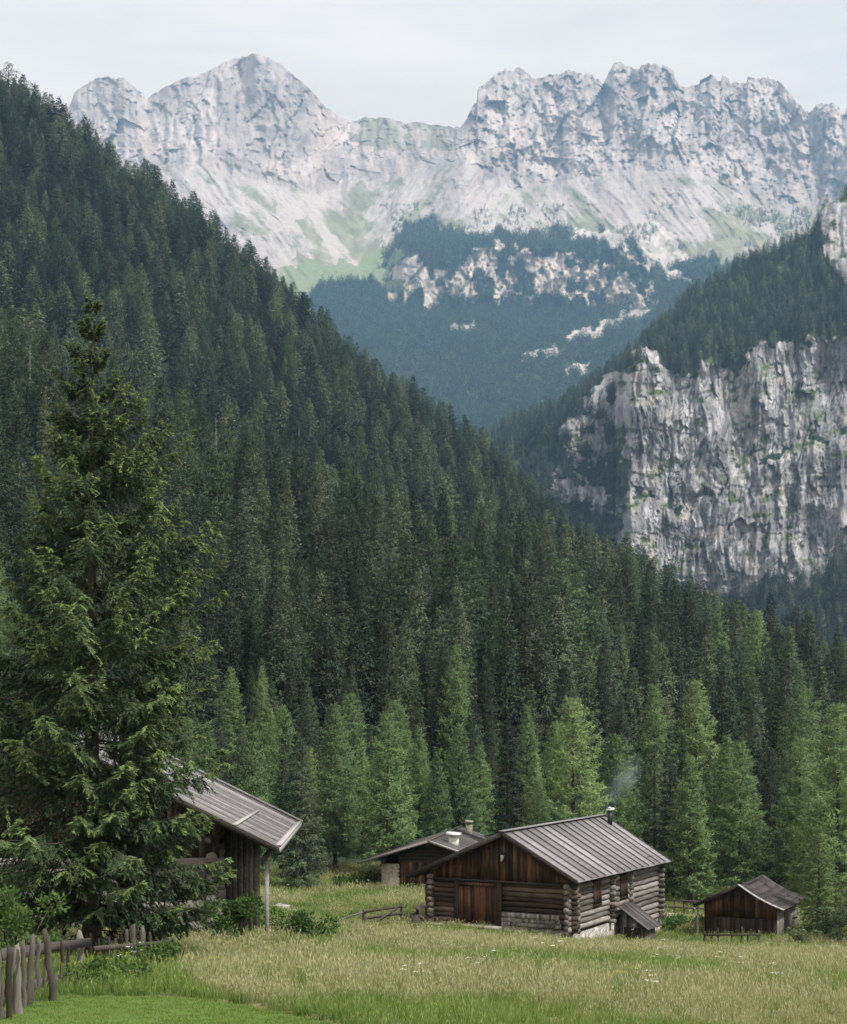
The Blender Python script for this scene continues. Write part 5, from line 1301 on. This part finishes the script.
def tuft(seed, n, h, rad, wd, seedheads, mat, lean=.3):
    rng = np.random.default_rng(seed); a = rng.uniform(0, 6.283, n); r = rad * np.sqrt(rng.uniform(0, 1, n))
    B = np.stack([r * np.cos(a), r * np.sin(a), np.full(n, -.04)], -1); a2 = rng.uniform(0, 6.283, n); ln = lean * rng.uniform(.1, 1, n); hh = h * rng.uniform(.5, 1.15, n)
    dv = np.stack([np.cos(a2) * ln, np.sin(a2) * ln, np.ones(n)], -1); dv = _unit(dv); S = np.stack([-np.sin(a2 + .5), np.cos(a2 + .5), 0 * a2], -1) * (wd * .5)
    mid = B + dv * (hh * .55)[:, None]; top = B + dv * hh[:, None] + np.stack([np.cos(a2), np.sin(a2), -.5 + 0 * a2], -1) * (hh * ln * .45)[:, None]
    V = np.stack([B - S, B + S, mid + S * .8, top, mid - S * .8], 1).reshape(-1, 3); k = np.arange(n) * 5
    Q = np.stack([k, k + 1, k + 2, k + 4], -1); T = np.stack([k + 4, k + 2, k + 3], -1); tp = np.tile([0, 0, .15, .45, .15], n)
    parts = [(V, Q, T)]; tips = [tp]
    if seedheads:
        s = rng.choice(n, seedheads, False); Vh, Qh, th = kites(top[s] - dv[s] * .02, _unit(dv[s] + rng.normal(0, .15, (seedheads, 3))), _unit(rng.normal(0, 1, (seedheads, 3))), rng.uniform(.07, .13, seedheads), rng.uniform(.012, .026, seedheads)); parts.append((Vh, Qh, None)); tips.append(np.ones(len(Vh)))
    V, Q, T = join_np(parts); me = mesh_np('tuft_%d' % seed, V, Q, T, False, {'tip': np.concatenate(tips)}); me.materials.append(mat); return me

def free_of_buildings(x, y):
    ok = np.ones(x.shape, bool)
    for (ox, oy, rz, x0, x1, y0, y1) in FOOT:
        ca, sa = math.cos(rz), math.sin(rz); lx = (x - ox) * ca + (y - oy) * sa; ly = -(x - ox) * sa + (y - oy) * ca; ok &= ~((lx > x0) & (lx < x1) & (ly > y0) & (ly < y1))
    return ok

def scatter(rng, d0, d1, dens, um=-170, ux=1010):
    A = (ux - um) / F * .5 * (d1 ** 2 - d0 ** 2); n = int(A * dens); D = np.sqrt(rng.uniform(d0 ** 2, d1 ** 2, n)); U = rng.uniform(um, ux, n); return (U - CX) * D / F, D

def build_grass():
    rng = np.random.default_rng(77)
    xs, ys = [], []
    for (a, b, dn) in ((12, 24, 26), (24, 36, 22), (36, 55, 13), (55, 75, 8), (75, 94, 5)):
        x, y = scatter(rng, a, b, dn); xs.append(x); ys.append(y)
    x, y = np.concatenate(xs), np.concatenate(ys)
    lawn = lawn_mask(x, y); pm = path_mask(x, y); ok = free_of_buildings(x, y) & (pm < .4)
    x, y, lawn = x[ok], y[ok], lawn[ok]; u = CX + F * x / y
    shade = np.hypot(x + 8.0, y - 33) < 3.0
    ok = ~(shade & (rng.uniform(0, 1, len(x)) < .5)); x, y, lawn, u = x[ok], y[ok], lawn[ok], u[ok]
    z = H(x, y); nz_ = .75 * fbm(x / 5, y / 9, 0, 3, 101) + .45 * fbm(x / 1.4, y / 2.4, 0, 3, 103) + rng.normal(0, .16, len(x))
    green = (nz_ > .07) | ((u < 215 + 45 * fbm(x / 1.5, y / 1.5, 0, 3, 131) - 3.0 * (y - 20)) & (y < 33)) | ((y > 60) & (y < 76) & (u > 270) & (u < 440) & (nz_ > -.2)) | (np.abs(y - 56.0) < 1.5) & (u > 430) & (u < 600) | (y < 18.0 + 3 * fbm(x / 3, 1, 0, 2, 133))
    m_ = lawn > .5
    mesh_m = [tuft(i, 30, .46, .17, .013, 12, M['grass'], .35) for i in range(5)] + [tuft(10 + i, 30, .42, .17, .015, 3, M['grass_green'], .45) for i in range(4)]
    idx = np.where(green, 5 + rng.integers(0, 4, len(x)), rng.integers(0, 5, len(x)))
    s_ = rng.uniform(.65, 1.2, len(x)) * (1 + .25 * fbm(x / 4, y / 4, 0, 2, 111)) * np.where(y < 24, .9, 1) * np.clip(.55 + .06 * (y - 20), .55, 1.0) * np.where((y > 50) & (y < 66), .72, 1.0)
    wide = np.where(y > 50, 1.5, np.where(y > 36, 1.2, 1.0))
    k = ~m_
    S = np.stack([s_ * wide, s_ * wide, s_], -1)
    instancer('meadow_grass', np.stack([x, y, z], -1)[k], rng.uniform(0, 6.28, k.sum()), S[k], idx[k], mesh_m, 'tall unmown hay grass covering the sloping meadow', 'grass', rng.normal(0, .08, (k.sum(), 2)))
    # mown lawn: short dense blades
    x2, y2 = scatter(rng, 11, 23, 90, -170, 420); kk = lawn_mask(x2, y2) > .45; x2, y2 = x2[kk], y2[kk]
    ml = [tuft(30 + i, 34, .075, .11, .011, 0, M['grass_green'], .7) for i in range(3)]
    instancer('lawn_grass', np.stack([x2, y2, H(x2, y2)], -1), rng.uniform(0, 6.28, len(x2)), rng.uniform(.7, 1.2, len(x2)), rng.integers(0, 3, len(x2)), ml, 'short mown bright green grass in the near left corner', 'grass')
    # flowers
    def umbel(seed, mat, nh, hh, rr):
        r_ = np.random.default_rng(seed); parts = []; mi = []
        for j in range(nh):
            a = r_.uniform(0, 6.28); b = np.array([r_.uniform(-.12, .12), r_.uniform(-.12, .12), 0]); tpv = b + np.array([math.cos(a) * .08, math.sin(a) * .08, hh * r_.uniform(.7, 1.1)])
            st = tube(np.stack([b, tpv]), np.array([.006, .004]), 3); parts.append(st); mi += [1] * (len(st[1]) + 0)
            n = 12; al = r_.uniform(0, 6.28, n); rad = rr * np.sqrt(r_.uniform(0, 1, n)); Pc = tpv + np.stack([rad * np.cos(al), rad * np.sin(al), r_.uniform(-.01, .015, n)], -1)
            V, Q, _ = kites(Pc, _unit(np.stack([np.cos(al), np.sin(al), .2 + 0 * al], -1)), np.tile([[0, 0, 1.]], (n, 1)), np.full(n, rr * .55), np.full(n, rr * .5)); parts.append((V, Q, None)); mi += [0] * len(Q)
        V, Q, T = join_np(parts); me = mesh_np('umbel', V, Q, T, False, {'tip': np.zeros(len(V))}); me.materials.append(mat); me.materials.append(M['grass_green']); arr = np.array(mi + [1] * (len(T) if T is not None else 0), np.int32); me.polygons.foreach_set('material_index', arr); return me
    x3, y3 = scatter(rng, 18, 78, .30); ok = free_of_buildings(x3, y3) & (lawn_mask(x3, y3) < .3) & (fbm(x3 / 6, y3 / 6, 0, 2, 121) > -.05); x3, y3 = x3[ok], y3[ok]
    fm = [umbel(1, M['flower_white'], 3, .62, .045), umbel(2, M['flower_white'], 2, .7, .06), umbel(3, M['flower_yellow'], 5, .5, .022), umbel(4, M['flower_yellow'], 6, .45, .018)]
    instancer('wildflowers', np.stack([x3, y3, H(x3, y3)], -1), rng.uniform(0, 6.28, len(x3)), rng.uniform(.75, 1.15, len(x3)), rng.choice([0, 1, 2, 2, 3, 3], len(x3)), fm, 'white umbels and small yellow flowers scattered through the hay meadow', 'flowers')
    print('GRASS', k.sum(), len(x2), len(x3))
build_grass()

# ------------------------------------------------------------------ wood smoke drifting from the chimney
def build_smoke():
    p = cab_pt(10.75, 2.35, 5.1)
    th = np.linspace(0, np.pi, 17); ph = np.arange(24) / 24 * 2 * np.pi; TH, PH = np.meshgrid(th, ph, indexing='ij')
    V = np.stack([np.sin(TH) * np.cos(PH), np.sin(TH) * np.sin(PH), np.cos(TH)], -1).reshape(-1, 3); k = np.arange(17 * 24).reshape(17, 24); k2 = np.roll(k, -1, 1)
    me = mesh_np('chimney_smoke', V, np.stack([k[:-1], k[1:], k2[1:], k2[:-1]], -1).reshape(-1, 4), None, True)
    m, t, ns, l = newmat('wood_smoke'); v = ns.new('ShaderNodeVolumePrincipled'); v.inputs['Color'].default_value = (.62, .80, 1, 1); v.inputs['Anisotropy'].default_value = .2
    tc_ = ns.new('ShaderNodeTexCoord'); n = N(ns, 'ShaderNodeTexNoise', Scale=2.4, Detail=4.0); l(tc_.outputs['Object'], n.inputs['Vector']); r = ramp(ns, [(.36, (0, 0, 0)), (.70, (1, 1, 1))]); l(n.outputs['Fac'], r.inputs[0])
    ln_ = N(ns, 'ShaderNodeVectorMath', operation='LENGTH'); l(tc_.outputs['Object'], ln_.inputs[0]); fr = N(ns, 'ShaderNodeMapRange'); fr.inputs[1].default_value = 1.0; fr.inputs[2].default_value = .1; fr.inputs[3].default_value = 0; fr.inputs[4].default_value = .75
    l(ln_.outputs['Value'], fr.inputs[0]); mu = N(ns, 'ShaderNodeMath', operation='MULTIPLY'); l(r.outputs[0], mu.inputs[0]); l(fr.outputs[0], mu.inputs[1]); l(mu.outputs[0], v.inputs['Density'])
    o = ns.new('ShaderNodeOutputMaterial'); l(v.outputs[0], o.inputs['Volume'])
    s_ = link('chimney_smoke', me, m, None, (p[0] + .75, p[1] + .3, p[2] + 1.25)); s_.scale = (.75, .7, 1.7); s_.rotation_euler = (0, math.radians(32), 0); s_['kind'] = 'stuff'; s_['label'] = 'thin bluish wood smoke drifting right from the cabin chimney'
build_smoke()
